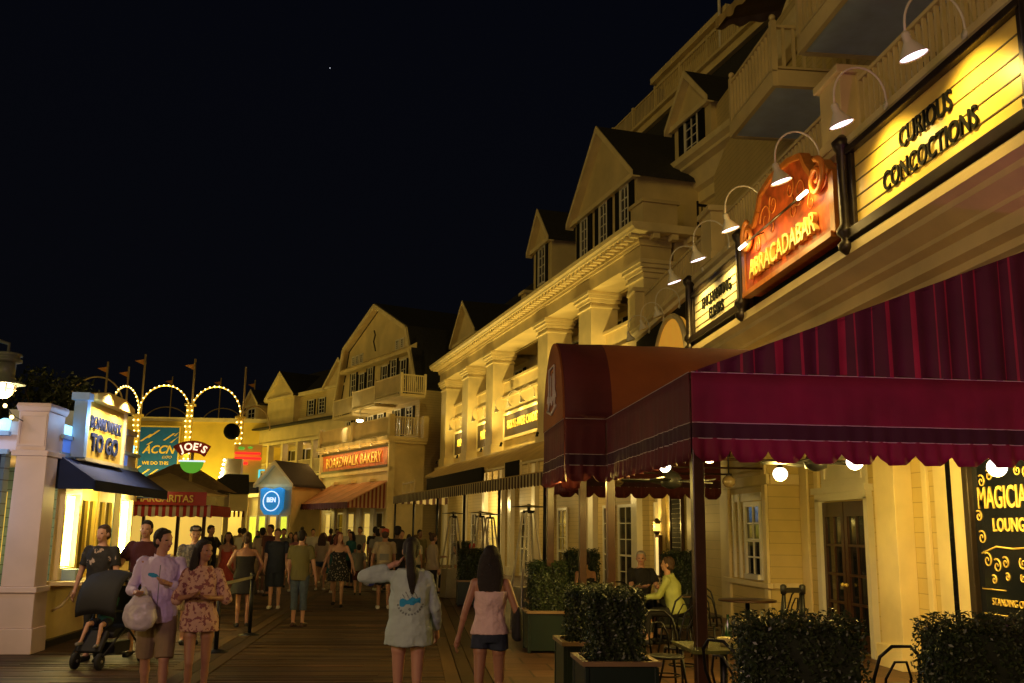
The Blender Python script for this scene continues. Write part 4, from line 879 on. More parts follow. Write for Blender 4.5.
for x, z, l in ((-1.5, 3.4, .9), (-.9, 3.7, 1.0), (-.9, 3.1, .4), (.5, 3.5, .9), (1.1, 3.3, .8), (1.4, 3.9, .5), (-1.5, .3, 1.0), (-.5, .5, .7), (.9, .6, .6), (.7, .2, .4), (-1.7, 1.0, .4)):
    b.prism([(0, 0), (.16, 0), (l * .8 + .16, l * .6), (l * .8, l * .6)], -.056, -.07, lambda p, q, tt, x=x, z=z: (max(-1.58, min(1.58, x * .85 + p)), tt, z * .86 + q))
b.build('slanted_bar', M['gold'], t)

def pylon(x, y, h, label, rows=True, cap_=True):
    t = thing('light_pylon', label, 'pylon', (x, y, 0), 0, 'yellow bulb studded pylons of the light arches')
    b = MB(); b.box(-.17, .17, -.17, .17, 0, h); b.box(-.28, .28, -.28, .28, h, h + .12); b.box(-.3, .3, -.3, .3, 0, .5); b.build('post', M['yellow'], t)
    b = MB()
    for k in range(int(h / .32)):
        for dx in (-.13, .13): b.ball((dx + .05 * math.sin(k * 1.6), -.22, .6 + k * .32), .045, 6, 4)
    b.build('bulb_string', M['bulb'], t)
    lamp(t, (0, -.9, h * .7), 36, (1, .72, .16), .2); lamp(t, (0, -.9, h * .3), 30, (1, .72, .16), .2)
pylon(-16.5, 60, 8.2, 'yellow bulb studded pylon left of the teal banner'); pylon(-13.5, 60, 8.9, 'yellow bulb studded pylon right of the teal banner behind the round margarita sign'); pylon(-10.5, 60, 8.2, 'yellow bulb studded pylon beside the far wing'); pylon(-17.4, 57.5, 8.0, 'yellow bulb studded pylon nearest the blue kiosk sign')
def arch(p, q, z, label, lit=True, rise=None):
    p = Vector((*p, z)); q = Vector((*q, z)); c = (p + q) / 2; r = (q - p) / 2; rise = rise or r.length
    t = thing('light_arch', label, 'arch', tuple(c), 0, 'arches of the light structure'); pts = []
    for i in range(25):
        a = math.pi * i / 24; pts.append(-r * math.cos(a) + Vector((0, 0, rise * math.sin(a))))
    MB().tube(pts, .05, 6).build('arch_rib', M['yellow'] if lit else M['tan'], t)
    if lit:
        b = MB(); n = 17
        for i in range(n + 1):
            a = math.pi * i / n; b.ball(-r * math.cos(a) + Vector((0, -.12, rise * math.sin(a))), .045, 6, 4)
        b.build('bulb_string', M['bulb'], t); lamp(t, (0, -.3, rise * .8), 30, (1, .75, .25), .2)
arch((-16.45, 60), (-13.5, 60), 8.4, 'bulb lit arch above the teal banner', rise=1.7); arch((-13.5, 60), (-10.5, 60), 8.3, 'bulb lit arch right of the banner, over the plain yellow wall', rise=1.8)
arch((-17.3, 57.5), (-16.45, 60), 8.3, 'narrow bulb lit arch left of the teal banner', rise=1.5)
arch((-21.3, 62), (-18.0, 62), 8.9, 'unlit arch showing over the blue kiosk sign', False, 1.9); arch((-23.4, 86), (-19.1, 86), 9.9, 'unlit arch behind the left lit arch', False, 1.95); arch((-18.5, 86), (-14.6, 86), 9.9, 'unlit arch behind the right lit arch', False, 1.95); arch((-11.0, 63), (-9.6, 66), 8.1, 'unlit arch ending at the far wing roof', False, 1.4)
for i, (px_, py_, y_, h_, fl) in enumerate(((-18.8, 0, 61, 11.6, 1), (-16.4, 0, 60.2, 12.0, 1), (-18.4, 0, 64, 11.8, 1), (-13.45, 0, 60.2, 11.8, 1), (-10.4, 0, 60.2, 11.4, 0), (-21.0, 0, 86, 14.5, 1), (-16.9, 0, 86, 14.5, 1), (-14.0, 0, 86, 14.4, 1))):
    t = thing('flag_pole', ['thin pole with pennant over the blue kiosk sign', 'thin pole with pennant on the pylon left of the banner', 'thin pole behind the kiosk sign, second from left', 'tall thin pole on the middle pylon', 'bare pole on the right pylon', 'thin pole with pennant above the teal banner', 'thin pole with pennant above the plain yellow wall', 'rightmost thin pole with pennant beside the far wing'][i], 'flag pole', (px_, y_, 0), 0, 'thin flag poles over the arches')
    MB().tube([(0, 0, 0), (0, 0, h_)], .06, 6).build('pole', M['tan'], t)
    if fl: MB().prism([(0, 0), (-.6, -.12), (0, -.4)], -.01, .01, lambda p, q, tt, h_=h_: (p, tt, h_ - .3 + q)).build('pennant', paint('orange pennant', (.5, .2, .04), .8, .1), t)

# drinks cart, round sign, ball, light chute, neon
t = thing('drinks_kiosk', 'small red and white striped drinks kiosk with a sign reading MARGARITAS', 'kiosk', (-6.45, 26, 0))
b = MB(); b.box(-1.2, 1.2, 0, 2.2, 0, .95); b.build('counter', M['wood'], t); MB().box(-1.3, 1.3, -.15, 2.3, .95, 1.02).build('counter_top', M['cream'], t)
MB().box(-1.2, 1.2, 2.1, 2.2, 1.02, 2.3).build('back_wall', M['warmwin2'], t)
b = MB()
for x in (-1.15, -.35, .5, 1.15): b.box(x - .04, x + .04, .02, .1, 1.02, 2.3)
b.build('post', M['wood'], t)
b = MB(); curtain(b, (-1.4, -.3), (1.4, -.3), lambda s: 2.02 - .03 * abs(math.sin(s * 13)), lambda s: 2.3, .008, .24, 200); curtain(b, (1.4, -.3), (1.4, 2.2), lambda s: 2.02, lambda s: 2.3, .008, .24, 90); b.build('striped_valance', banded('red white stripes', (.62, .5, .38), (.4, .02, .02), .17, .5, 'X', .8, 0), t)
MB().box(-1.35, 1.25, -.36, -.31, 2.28, 2.62).build('sign_board', M['rednoz'], t)
text('lettering', 'MARGARITAS', .25, M['signcream'], t, (.22, -.37, 2.44), (90, 0, 0), off=.004, xs=.95); text('lettering', 'HANDCRAFTED', .12, M['signcream'], t, (-.95, -.37, 2.46), (90, 0, 0), off=.002, xs=.75)
b = MB(); b.add([(-1.35, -.3, 2.6), (1.35, -.3, 2.6), (1.35, 2.2, 2.6), (-1.35, 2.2, 2.6), (0, .9, 3.15)], [(0, 1, 4), (1, 2, 4), (2, 3, 4), (3, 0, 4), (3, 2, 1, 0)]); b.build('tent_roof', M['tan'], t)
lamp(t, (0, 1.0, 2.15), 14, (1, .72, .2), .15); lamp(t, (0, -.9, 2.7), 5, (1, .7, .3), .1)
t = thing('brown_roof_pavilion', 'small pavilion with a brown hipped roof behind the drinks kiosk', 'pavilion', (-8.2, 36, 0))
b = MB(); b.add([(-1.7, -1.5, 3.0), (1.7, -1.5, 3.0), (1.7, 1.5, 3.0), (-1.7, 1.5, 3.0), (-.3, 0, 3.95), (.3, 0, 3.95)], [(0, 1, 5, 4), (1, 2, 5), (2, 3, 4, 5), (3, 0, 4), (3, 2, 1, 0)]); b.build('roof', paint('brown shingle', (.2, .13, .06), .85, .2, 6.), t)
for x in (-1.4, 1.4):
    for y in (-1.2, 1.2): MB().box(x - .08, x + .08, y - .08, y + .08, 0, 3.0).build('post', M['creamtrim'], t)
t = thing('round_bar_sign', 'round sign reading JOES over a green glass shape, on a pole above the drinks kiosk', 'sign', (-7.02, 32, .12))
MB().tube([(0, 0, -.12), (0, 0, 4.1)], .05, 8).build('pole', M['tan'], t)
b = MB(); ap = [(math.sin(R(a)) * 1.0, 3.35 + math.cos(R(a)) * .98) for a in range(-38, 39, 6)] + [(math.sin(R(a)) * .62, 3.35 + math.cos(R(a)) * .6) for a in range(38, -39, -6)]
b.prism(ap, -.06, .02, lambda p, q, tt: (p, tt, q)); b.build('red_arc', M['rednoz'], t)
for k, ch in enumerate("JOE'S"):
    a = (-24, -9, 7, 16, 27)[k]; text('letter', ch, .32, M['badgewhite'] if 0 else glow('lit cream letter', (1, .85, .55), 1.2, False), t, (math.sin(R(a)) * .8, -.08, 3.33 + math.cos(R(a)) * .8), (90, a, 0), off=.006)
b = MB(); b.prism([(math.cos(R(a)) * .36, 3.66 + math.sin(R(a)) * .36) for a in range(180, 361, 12)], -.05, .05, lambda p, q, tt: (p, tt, q)); b.build('green_bowl', M['greenglow'], t)
b = MB(); b.box(-.40, .40, -.06, .06, 3.66, 3.71); b.build('white_rim', M['badgewhite'], t)
t = thing('round_speaker_ball', 'dark ball on a slanted arm in front of the right light pylon', 'ball', (-10.05, 55, 6.95))
MB().ball((0, 0, 0), .45, 16, 10).build('ball', M['blackmat'], t); MB().tube([(.1, 0, .1), (-.45, 5, 1.0)], .05, 6).build('arm', M['tan'], t)
t = thing('light_chute', 'slanted grey structure edged with rows of white and yellow lights', 'light structure', (-10.95, 57, 0))
b = MB(); b.prism([(-.3, 0), (1.1, 0), (1.2, 5.6), (.3, 5.6)], 0, .6, lambda p, q, tt: (p, tt, q)); b.build('frame', M['cream'], t)
b = MB(); b.tube([(-.2, -.08, 1.4), (.2, -.08, 5.0)], .06, 6); b.tube([(.05, -.08, 2.2), (.55, -.08, 4.6)], .05, 6)
for k in range(18): b.ball((-.5 + .75 * k / 17, -.1, 1.4 + 4.1 * k / 17), .07, 6, 4)
b.build('light_line', M['whiteneon'], t)
t = thing('neon_sign', 'red and cyan neon sign glowing behind the arcade of the far wing', 'sign', (-9.95, 59, 5.6), R(10))
MB().box(-.6, 1.0, .1, .2, -1.2, 1.0).build('panel', glow('amber back panel', (.7, .42, .05), .12), t)
b = MB(); b.box(-.55, .95, -.02, .06, .1, .24); b.box(-.55, .9, -.02, .06, .4, .52); b.box(-.55, .2, -.02, .06, -.2, -.05); b.build('red_tube', M['redneon'], t)
b = MB(); b.tube([(-.2, 0, -1.3), (-.2, 0, -.6)], .06, 6); b.tube([(-.5, 0, -.9), (.3, 0, -.9)], .06, 6); b.tube([(.9, 0, -1.2), (.9, 0, -.5), (1.2, 0, -.5)], .06, 6); b.build('cyan_tube', M['cyanneon'], t)
b = MB(); b.ball((-.2, 0, .75), (.2, .05, .1)); b.ball((.3, 0, .8), (.15, .05, .08)); b.build('green_tube', M['greenglow'], t)
lamp(t, (0, -1, 0), 7, (1, .5, .2), .3)
t = thing('hip_roof_shop', 'low shop with dark hipped roof in front of the neon sign', 'shop', (-9.9, 54.5, 0), R(12))
b = MB(); b.add([(-1.7, -1.5, 3.5), (1.0, -1.5, 3.5), (1.0, 1.5, 3.5), (-1.7, 1.5, 3.5), (-.2, 0, 4.6), (1.0, 0, 4.6)], [(0, 1, 5, 4), (1, 2, 5), (2, 3, 4, 5), (3, 0, 4), (3, 2, 1, 0)]); b.build('roof', M['roof'], t)
b = MB(); b.box(-1.6, .95, -1.4, 1.4, 2.6, 3.49); b.build('fascia', M['creamtrim'], t)
b = MB()
for x in (-1.5, -.4, .8): b.box(x - .1, x + .1, -1.3, -1.1, 0, 2.6)
b.build('post', M['cream'], t); MB().box(-1.4, .9, .9, 1.0, .3, 2.6).build('back_wall', M['warmwin2'], t); b = MB()
for k in range(11): b.box(-1.5 + k * .22, -1.4 + k * .22, -1.5, -1.45, 2.3, 2.62)
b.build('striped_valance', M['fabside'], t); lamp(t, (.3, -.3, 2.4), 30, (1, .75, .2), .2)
for k in range(2):
    MB
# ------------------------------------------------------------------ left kiosk
t = kk = thing('food_kiosk', 'pale mauve and blue food kiosk with yellow lit windows and navy awning', 'kiosk', (-5.3, 15.2, 0))
def K(): b = MB(); b.T = Matrix.Translation((5.3, -15.2, 0)); return b
K().box(-5.5, -5.3, 15.2, 19.4, 0, .86).build('base_wall', M['cream'], t)
K().box(-5.32, -5.22, 15.2, 19.4, 0, .1).build('skirting', M['black'], t)
K().box(-12, -5.95, 15.0, 15.2, 0, 2.8).build('front_wall', M['bluewall'], t)
K().box(-12, -5.5, 19.2, 19.4, 0, 2.8).build('back_wall', M['bluewall'], t)
K().box(-7.6, -7.5, 15.2, 19.2, .86, 2.35).build('interior_wall', M['warmwin2'], t)
b = K(); b.box(-12, -5.3, 15.0, 19.4, 2.8, 3.05); b.build('fascia', M['mauve'], t)
b = K(); b.box(-12, -5.32, 15.16, 19.4, 3.2, 3.26); b.build('roof_slab', M['mauve'], t)
b = K(); b.box(-12, -5.45, 15.16, 19.35, 3.05, 3.2); b.build('parapet', M['mauve'], t)
b = K()
y = 15.25
while y < 19.2: b.lathe([(.07, 0), (.085, .14), (.03, .17)], 8, (-5.36, y, 3.1)); y += .17
x = -11.8
while x < -5.9: b.lathe([(.07, 0), (.085, .14), (.03, .17)], 8, (x, 15.04, 3.12)); x += .17
b.build('scalloped_light_band', M['cyan'], t)
b = K()
for y0, y1 in ((15.3, 16.0), (18.35, 18.7)): b.box(-5.3, -5.26, y0, y1, 2.84, 3.02)
b.box(-7.2, -6.1, 14.95, 15.0, 2.84, 3.02); b.box(-8.6, -7.4, 14.95, 15.0, 2.84, 3.02); b.build('blue_panel', M['bluelit'], t)
b = K(); b.box(-5.34, -5.24, 15.2, 19.4, 2.76, 2.83); b.box(-12, -5.9, 14.92, 15.0, 2.76, 2.83); b.box(-5.34, -5.22, 15.2, 19.4, 3.03, 3.09); b.box(-12, -5.9, 14.9, 15.0, 3.03, 3.09); b.build('moulding', M['lightblue'], t)
# corner pillar
C0 = (-5.47, 14.97); C1 = (-5.44, 14.84); p = K(); p.taper(C1, .28, .28, .27, .27, 0, .34); p.taper(C1, .25, .25, .245, .245, .34, .82); p.taper(C1, .27, .27, .265, .265, .82, .9); p.taper(C1, .225, .24, .21, .22, .9, 2.72)
p.taper(C0, .25, .37, .25, .37, 2.72, 2.8); p.taper(C0, .205, .345, .205, .345, 2.8, 3.36); p.taper(C0, .22, .36, .245, .385, 3.36, 3.43); p.taper(C0, .245, .385, .23, .37, 3.43, 3.48)
pl_ = p.build('corner_pillar', M['mauve'], t, bevel=.008)
b = K()
for x0, x1, z0, z1 in ((-5.66, -5.63, 2.86, 3.32), (-5.31, -5.28, 2.86, 3.32), (-5.63, -5.31, 2.86, 2.89), (-5.63, -5.31, 3.29, 3.32)): b.box(x0, x1, 14.605, 14.62, z0, z1)
b.build('raised_frame', M['mauve'], pl_)
b = K(); b.box(-5.62, -5.27, 18.55, 19.05, 2.8, 3.4); b.box(-5.66, -5.23, 18.5, 19.1, 3.4, 3.5); b.box(-5.6, -5.28, 19.16, 19.24, 0, 2.8); b.build('end_pillar', M['mauve'], t, bevel=.008)
b = K(); b.box(-5.26, -5.06, 15.62, 15.76, 2.78, 3.66); b.box(-5.3, -5.03, 15.58, 15.8, 3.66, 3.78); b.build('sign_pylon', M['lightblue'], t, bevel=.008); K().box(-6.6, -5.5, 16.6, 18, 3.26, 3.6).build('roof_box', M['cream'], t)
# windows and light boxes
for y0, y1, lab in ((15.45, 16.2, 'near'), (18.3, 19.15, 'far')):
    f = K()
    for a0, a1, z0, z1 in ((y0, y0 + .07, .95, 2.35), (y1 - .07, y1, .95, 2.35), (y0 + .07, y1 - .07, .95, 1.12), (y0 + .07, y1 - .07, 2.22, 2.35)): f.box(-5.32, -5.2, a0, a1, z0, z1)
    fr_ = f.build('window', M['creamtrim'], t); K().box(-5.33, -5.29, y0 + .07, y1 - .07, 1.12, 2.22).build('backlit_pane', M['boxglow'], fr_)
    b = K(); yy = y0 + (y1 - y0) * .62; b.tube([(-5.25, yy, 1.15), (-5.25, yy, 2.19)], .035, 8); b.tube([(-5.25, yy - .13, 1.15), (-5.25, yy - .13, 2.19)], .03, 8); b.build('light_tube', M['tube'], fr_)
for y0, y1 in ((16.35, 17.2), (17.25, 18.1)):
    f = K()
    for a0, a1, z0, z1 in ((y0, y0 + .08, .9, 2.35), (y1 - .08, y1, .9, 2.35), (y0 + .08, y1 - .08, .9, 1.05), (y0 + .08, y1 - .08, 2.15, 2.35), (y0 + .38, y0 + .44, 1.05, 2.15)): f.box(-5.34, -5.26, a0, a1, z0, z1)
    fr_ = f.build('service_window', M['yellow'], t); K().box(-5.33, -5.31, y0 + .08, y1 - .08, 1.05, 2.15).build('pane', M['glass'], fr_)
K().box(-5.5, -5.3, 16.2, 16.35, .86, 2.4).build('wall_post', M['cream'], t); K().box(-5.5, -5.3, 18.1, 18.3, .86, 2.4).build('wall_post', M['lightblue'], t); K().box(-5.5, -5.3, 15.2, 19.4, 2.35, 2.8).build('header', M['yellow'], t)
b = K(); b.box(-5.35, -4.78, 15.25, 19.3, .88, .94); b.build('counter', M['cream'], t, bevel=.008)
for y in (15.6, 16.9, 18.2): K().tube([(-5.28, y, .5), (-5.15, y, .58), (-5.05, y, .72), (-5.0, y, .88)], .02, 6).build('counter_bracket', M['cream'], t)
b = K(); b.box(-5.2, -5.0, 15.6, 15.95, .94, 1.1); b.build('menu_holder', M['lightblue'], t)
# navy awnings
b = K(); b.prism([(-5.28, 2.79), (-4.72, 2.42), (-4.72, 2.40), (-5.28, 2.76)], 15.2, 19.6, lambda p, q, tt: (p, tt, q)); b.box(-4.73, -4.71, 15.2, 19.6, 2.26, 2.42)
b.prism([(-5.28, 2.76), (-4.72, 2.4), (-4.72, 2.28), (-5.28, 2.28)], 15.2, 15.21, lambda p, q, tt: (p, tt, q)); b.prism([(-5.28, 2.76), (-4.72, 2.4), (-4.72, 2.28), (-5.28, 2.28)], 19.59, 19.6, lambda p, q, tt: (p, tt, q)); b.build('awning', M['navy'], t)
b = K(); pts = [(math.cos(R(a)) * 1.1, math.sin(R(a)) * .5) for a in range(0, 181, 15)]; b.prism(pts, 14.5, 15.0, lambda p, q, tt: (-7.15 + p, tt, 2.2 + q)); b.box(-8.25, -6.0, 14.48, 14.52, 2.05, 2.3); b.box(-12, -6.0, 14.6, 14.98, 2.45, 2.76); b.build('awning', M['navy'], t)
lamp(t, (-.9, 2.2, 2.0), 40, (1, .70, .22), .2); lamp(t, (.32, 1.5, 2.2), 26, (1, .72, .2), .1); lamp(t, (.32, 3.2, 2.2), 26, (1, .72, .2), .1)
lamp(t, (.4, .5, 3.35), 10, (.35, .6, 1), .1); lamp(t, (-1.2, -.7, 3.3), 22, (.4, .62, 1), .1); lamp(t, (-1.1, -1.0, 2.0), 10, (.4, .62, 1), .1)
# kiosk sign
s = thing('kiosk_sign', 'upright yellow lit sign board reading BOARDWALK TO GO on top of the kiosk awning', 'sign', (-5.14, 16.85, 2.80)); s.scale = (1, .95, .92)
MB().box(-.06, .0, -1.03, 1.03, 0, .98).build('board', banded('sign board two tone', (.75, .5, .08), (.75, .5, .08), 9, .5, 'Z', .4, 0), s)
b = MB(); b.box(-.08, .05, -1.1, -1.03, -.05, 1.0); b.box(-.08, .05, 1.03, 1.1, -.05, 1.0); b.box(-.08, .05, -1.03, 1.03, -.06, 0); b.build('sign_frame', M['creamtrim'], s)
b = MB(); b.prism([(-1.1, .98), (1.1, .98), (1.1, 1.08), (.5, 1.18), (-.5, 1.18), (-1.1, 1.08)], -.08, .16, lambda p, q, tt: (tt, p, q)); b.build('hood', M['gold'], s)
text('lettering', 'BOARDWALK', .32, M['navy'], s, (.02, 0, .62), (90, 0, 90), xs=.82, off=.0, sp=1.08)
text('lettering', 'TO GO', .42, M['navy'], s, (.02, 0, .27), (90, 0, 90), xs=1.1, off=.012)
for y in (-.5, .5): lamp(s, (.34, y, 1.12), 120, (1, .82, .55), .04, 'SPOT', (-.02, y, .4), 130, .8)
# bulkhead lantern on a post (its post stands outside the frame) and unseen lanterns added behind the camera as fill
def lantern(loc, label, e=60, col=(1, .76, .42), post=(-1.25, 0), vis=True):
    t = thing('street_lantern', label, 'street lamp', loc, 0, 'nautical lanterns on posts along the boardwalk')
    b = MB(); b.lathe([(.02, .6), (.22, .58), (.24, .54), (.2, .52), (.2, .49), (.24, .47), (.24, .43), (.18, .41), (.15, .4), (.15, .16), (.18, .14), (.19, .1), (.34, .05), (.34, .03), (.16, .04), (.14, .03)], 20); b.build('hood', paint('verdigris metal', (.18, .22, .14), .45, .2), t)
    MB().ball((0, 0, -.03), (.15, .15, .17), 16, 10).build('globe', glow('lantern globe', (1, .80, .58), 2., False), t)
    b = MB()
    for k in range(3):
        a = k * math.pi / 3; b.tube([(math.cos(a) * .2 * math.cos(w_), math.sin(a) * .2 * math.cos(w_), .03 - .24 * math.sin(w_)) for w_ in [math.pi * i / 12 for i in range(13)]], .009, 5)
    b.tube([(.19 * math.cos(w_), .19 * math.sin(w_), -.06) for w_ in [2 * math.pi * i / 20 for i in range(20)]], .008, 5, True); b.build('wire_guard', M['tan'], t)
    b = MB(); px_, py_ = post; b.tube([(0, 0, .55), (0, 0, .75), (px_ * .4, py_ * .4, .9), (px_, py_, .7)], .03, 8); b.tube([(px_, py_, -loc[2]), (px_, py_, .9)], .07, 10); b.lathe([(.16, 0), (.14, .3), (.08, .5)], 12, (px_, py_, -loc[2])); b.build('post', paint('lamp post paint', (.12, .15, .1), .5, .1), t)
    lamp(t, (0, 0, -.28), e, col, .14)
    if vis: t.scale = (.68,) * 3
    return t
lantern((-4.86, 12, 3.36), 'round lit ship style lantern with wire guard at the left edge above the mauve pillar', 130, (1, .72, .42))
lantern((-3.4, 1.0, 4.2), 'lit ship style lantern on a post behind the viewer on the left', 420, (1, .56, .60), (-.9, 0), False)  # unseen pinkish lantern, added to brighten the foreground people
t = thing('flood_lamp', 'violet floodlight on the paving beside the viewer, aimed up at the burgundy canopy', 'lamp', (4.6, 2.6, .25)); b = MB(); b.box(-.15, .15, -.12, .12, -.245, -.2); b.box(-.14, -.12, -.02, .02, -.2, .04); b.box(.12, .14, -.02, .02, -.2, .04); b.build('stand', M['black'], t)  # unseen floodlight, added to tint the awning front violet
b = MB(); b.cap((0, -.15, -.06), (0, .05, .04), .08, .11, 12); b.build('housing', M['black'], t); lamp(t, (0, .22, .13), 240, (1, .10, .62), .1, 'SPOT', (-.05, 6.3, 3.6), 42, .5)
lantern((-3.4, -9, 4.4), 'lit ship style lantern farthest behind the viewer', 320, (1, .62, .35), (-.9, 0), False)  # unseen lantern, added behind the camera as warm fill
t = thing('bulb_string', 'two small bare bulbs on a wire under the lantern at the left edge', 'string light', (-5.43, 13.5, 3.3))
MB().tube([(-.5, 0, .08), (0, 0, .03), (.1, 0, -.12), (.25, 0, -.2)], .006, 4).build('wire', M['black'], t)
for x, z in ((0, 0), (.1, -.15)): MB().ball((x, 0, z), .028, 8, 6).build('bulb', M['bulb'], t)

# ------------------------------------------------------------------ vegetation
def leaves(b, r, n, fn, s0, s1):
    for _ in range(n):
        c, nrm = fn(); s = r.uniform(s0, s1)
        d = (nrm + Vector((r.gauss(0, .6), r.gauss(0, .6), r.gauss(0, .6)))).normalized(); x = d.orthogonal().normalized(); x = (Matrix.Rotation(r.uniform(0, 6.28), 3, d) @ x); y = d.cross(x)
        b.add([c - x * s * .5, c + y * s * .28, c + x * s * .6, c - y * s * .28], [(0, 1, 2, 3)])
def hedge_mesh(w_, d_, h_, n, seed, s0=.025, s1=.05, z0=0):
    r = random.Random(seed); b = MB()
    for _ in range(70):
        x, y = r.uniform(-w_, w_) / 2, r.uniform(-d_, d_) / 2; L = r.uniform(.03, .11); q = Vector((x + r.gauss(0, .02), y + r.gauss(0, .02), h_ + L)); b.tube([(x, y, h_ - .06), q], .002, 3)
        for k in range(4):
            c = Vector((x, y, h_)).lerp(q, .3 + .2 * k); d = Vector((r.gauss(0, 1), r.gauss(0, 1), .4)).normalized(); s = r.uniform(.015, .03); e = d.orthogonal().normalized(); b.add([c, c + d * s + e * s * .4, c + d * s * 2, c + d * s - e * s * .4], [(0, 1, 2, 3)])
    def fn():
        f = r.random(); ax, ay = r.uniform(-1, 1), r.uniform(-1, 1); zz = r.uniform(z0, h_); dep = abs(r.gauss(0, .05))
        wob = lambda q: .03 * math.sin(q * 9 + seed) + .02 * math.sin(q * 23)
        if f < .3: return Vector((ax * w_ / 2, ay * d_ / 2, h_ - dep + wob(ax * 2 + ay) + r.gauss(0, .015))), Vector((0, 0, 1))
        if f < .55: return Vector((ax * w_ / 2, -d_ / 2 + dep + wob(ax + zz), zz)), Vector((0, -1, 0))
        if f < .8: return Vector((-w_ / 2 + dep + wob(ay + zz), ay * d_ / 2, zz)), Vector((-1, 0, 0))
        if f < .92: return Vector((w_ / 2 - dep, ay * d_ / 2, zz)), Vector((1, 0, 0))
        return Vector((ax * w_ / 2, d_ / 2 - dep, zz)), Vector((0, 1, 0))
    leaves(b, r, n, fn, s0, s1)
    return b
hm = hedge_mesh(.62, .62, .78, 6500, 2, .025, .05).mesh('foliage', M['leaf']); hm2 = hedge_mesh(.9, .5, .8, 8500, 5, .022, .042).mesh('foliage', M['leaf'])
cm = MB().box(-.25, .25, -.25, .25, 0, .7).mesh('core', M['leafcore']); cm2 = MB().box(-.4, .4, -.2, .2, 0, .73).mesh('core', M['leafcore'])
def planter(x, y, lab, hl, big=False, rz=0, hk=1., hx=1.):
    w_, d_ = (.95, .6) if big else (.66, .66)
    t = thing('planter_box', lab, 'planter', (x, y, .004), rz, 'dark green planter boxes'); b = MB(); b.box(-w_ / 2, w_ / 2, -d_ / 2, d_ / 2, .03, .56)
    for sx_ in (-1, 1):
        for sy_ in (-1, 1): b.box(sx_ * (w_ / 2 - .03), sx_ * (w_ / 2 + .012), sy_ * (d_ / 2 - .03), sy_ * (d_ / 2 + .012), 0, .55)
    b.build('box', M['green'], t, bevel=.006)
    b = MB(); o_ = .03
    b.box(-w_ / 2 - o_, w_ / 2 + o_, -d_ / 2 - o_, -d_ / 2 + o_, .56, .6); b.box(-w_ / 2 - o_, w_ / 2 + o_, d_ / 2 - o_, d_ / 2 + o_, .56, .6); b.box(-w_ / 2 - o_, -w_ / 2 + o_, -d_ / 2 + o_, d_ / 2 - o_, .56, .6); b.box(w_ / 2 - o_, w_ / 2 + o_, -d_ / 2 + o_, d_ / 2 - o_, .56, .6); b.build('rim', M['rim'], t)
    MB().box(-w_ / 2 + .03, w_ / 2 - .03, -d_ / 2 + .03, d_ / 2 - .03, .5, .565).build('soil', M['soil'], t)
    h = thing('clipped_hedge', hl, 'hedge', (x, y, .57), rz, 'clipped hedges in the planters')
    h.scale = (hx, hx, hk)
    for nm, me in (('foliage', hm2 if big else hm), ('core', cm2 if big else cm)):
        o = bpy.data.objects.new(nm, me); COL.objects.link(o); o.parent = h
planter(1.93, 9.42, 'green planter box with warm rim, nearest on the left of the patio', 'clipped hedge in the planter nearest the tank top woman, left of the tall post', hk=.8, hx=.82)
planter(1.98, 11.0, 'green planter box directly behind the nearest left one', 'clipped hedge directly behind the nearest left hedge', hk=.72, hx=.8)
planter(2.08, 15.1, 'green planter box right of the woman with the pink tank top', 'clipped hedge right of the woman with the pink tank top', hk=.85, hx=.85)
planter(2.35, 17.2, 'green planter box partly hidden behind the one by the tank top woman', 'clipped hedge half hidden behind the hedge by the tank top woman', hk=.8)
planter(1.45, 24.0, 'green planter box between the two women with their backs turned', 'clipped hedge between the two women with their backs turned', hk=.9)
planter(1.6, 31.3, 'farthest green planter box, along the edge of the patio', 'farthest clipped hedge along the patio edge', hk=1.)
planter(3.3, 19.2, 'green planter box under the seated dark haired diner', 'clipped hedge behind the two middle posts', hk=1.0)
planter(5.2, 19.0, 'green planter box by the wall behind the seated couple', 'clipped hedge beside the chalk menu board', hk=1.)
planter(2.53, 6.42, 'planter box below the wide hedge right of the nearest post', 'wide clipped hedge right of the nearest post', True, hk=.78, hx=.86)
planter(3.78, 6.32, 'planter box below the wide hedge at the right edge', 'wide clipped hedge at the right edge, below the lounge sign', True, hk=.78, hx=.9)

def tree(x, y, h, r, seed, label):
    rr_ = random.Random(seed); t = thing('dark_tree', label, 'tree', (x, y, 0), 0, 'dark trees behind the kiosk')
    b = MB(); b.tube([(0, 0, 0), (.1, 0, h * .4), (-.1, .1, h * .75)], [.22, .16, .06], 8)
    for k in range(6): a = k * 1.1; b.tube([(0, 0, h * (.4 + .05 * k)), (math.cos(a) * r * .4, math.sin(a) * r * .4, h * (.55 + .05 * k)), (math.cos(a) * r * .7, math.sin(a) * r * .7, h * (.65 + .05 * k))], [.07, .05, .02], 5)
    b.build('trunk', M['bark'], t); cl = [(Vector((rr_.uniform(-r, r) * .7, rr_.uniform(-r, r) * .7, h * rr_.uniform(.5, .95))), r * rr_.uniform(.25, .5)) for _ in range(14)]
    b = MB()
    def fn():
        c, q = rr_.choice(cl); d = Vector((rr_.gauss(0, 1), rr_.gauss(0, 1), rr_.gauss(0, 1))).normalized(); return c + d * q * rr_.uniform(.5, 1.05), d
    leaves(b, rr_, 2600, fn, .2, .4); b.build('crown', M['treeleaf'], t)
tree(-24.5, 62, 11.5, 3.2, 1, 'dark tree behind the mauve pillar, right of the lantern'); tree(-21.2, 58, 11, 2.6, 2, 'dark tree just left of the kiosk sign'); tree(-29, 60, 12, 3.5, 3, 'dark tree behind the lantern at the left edge')

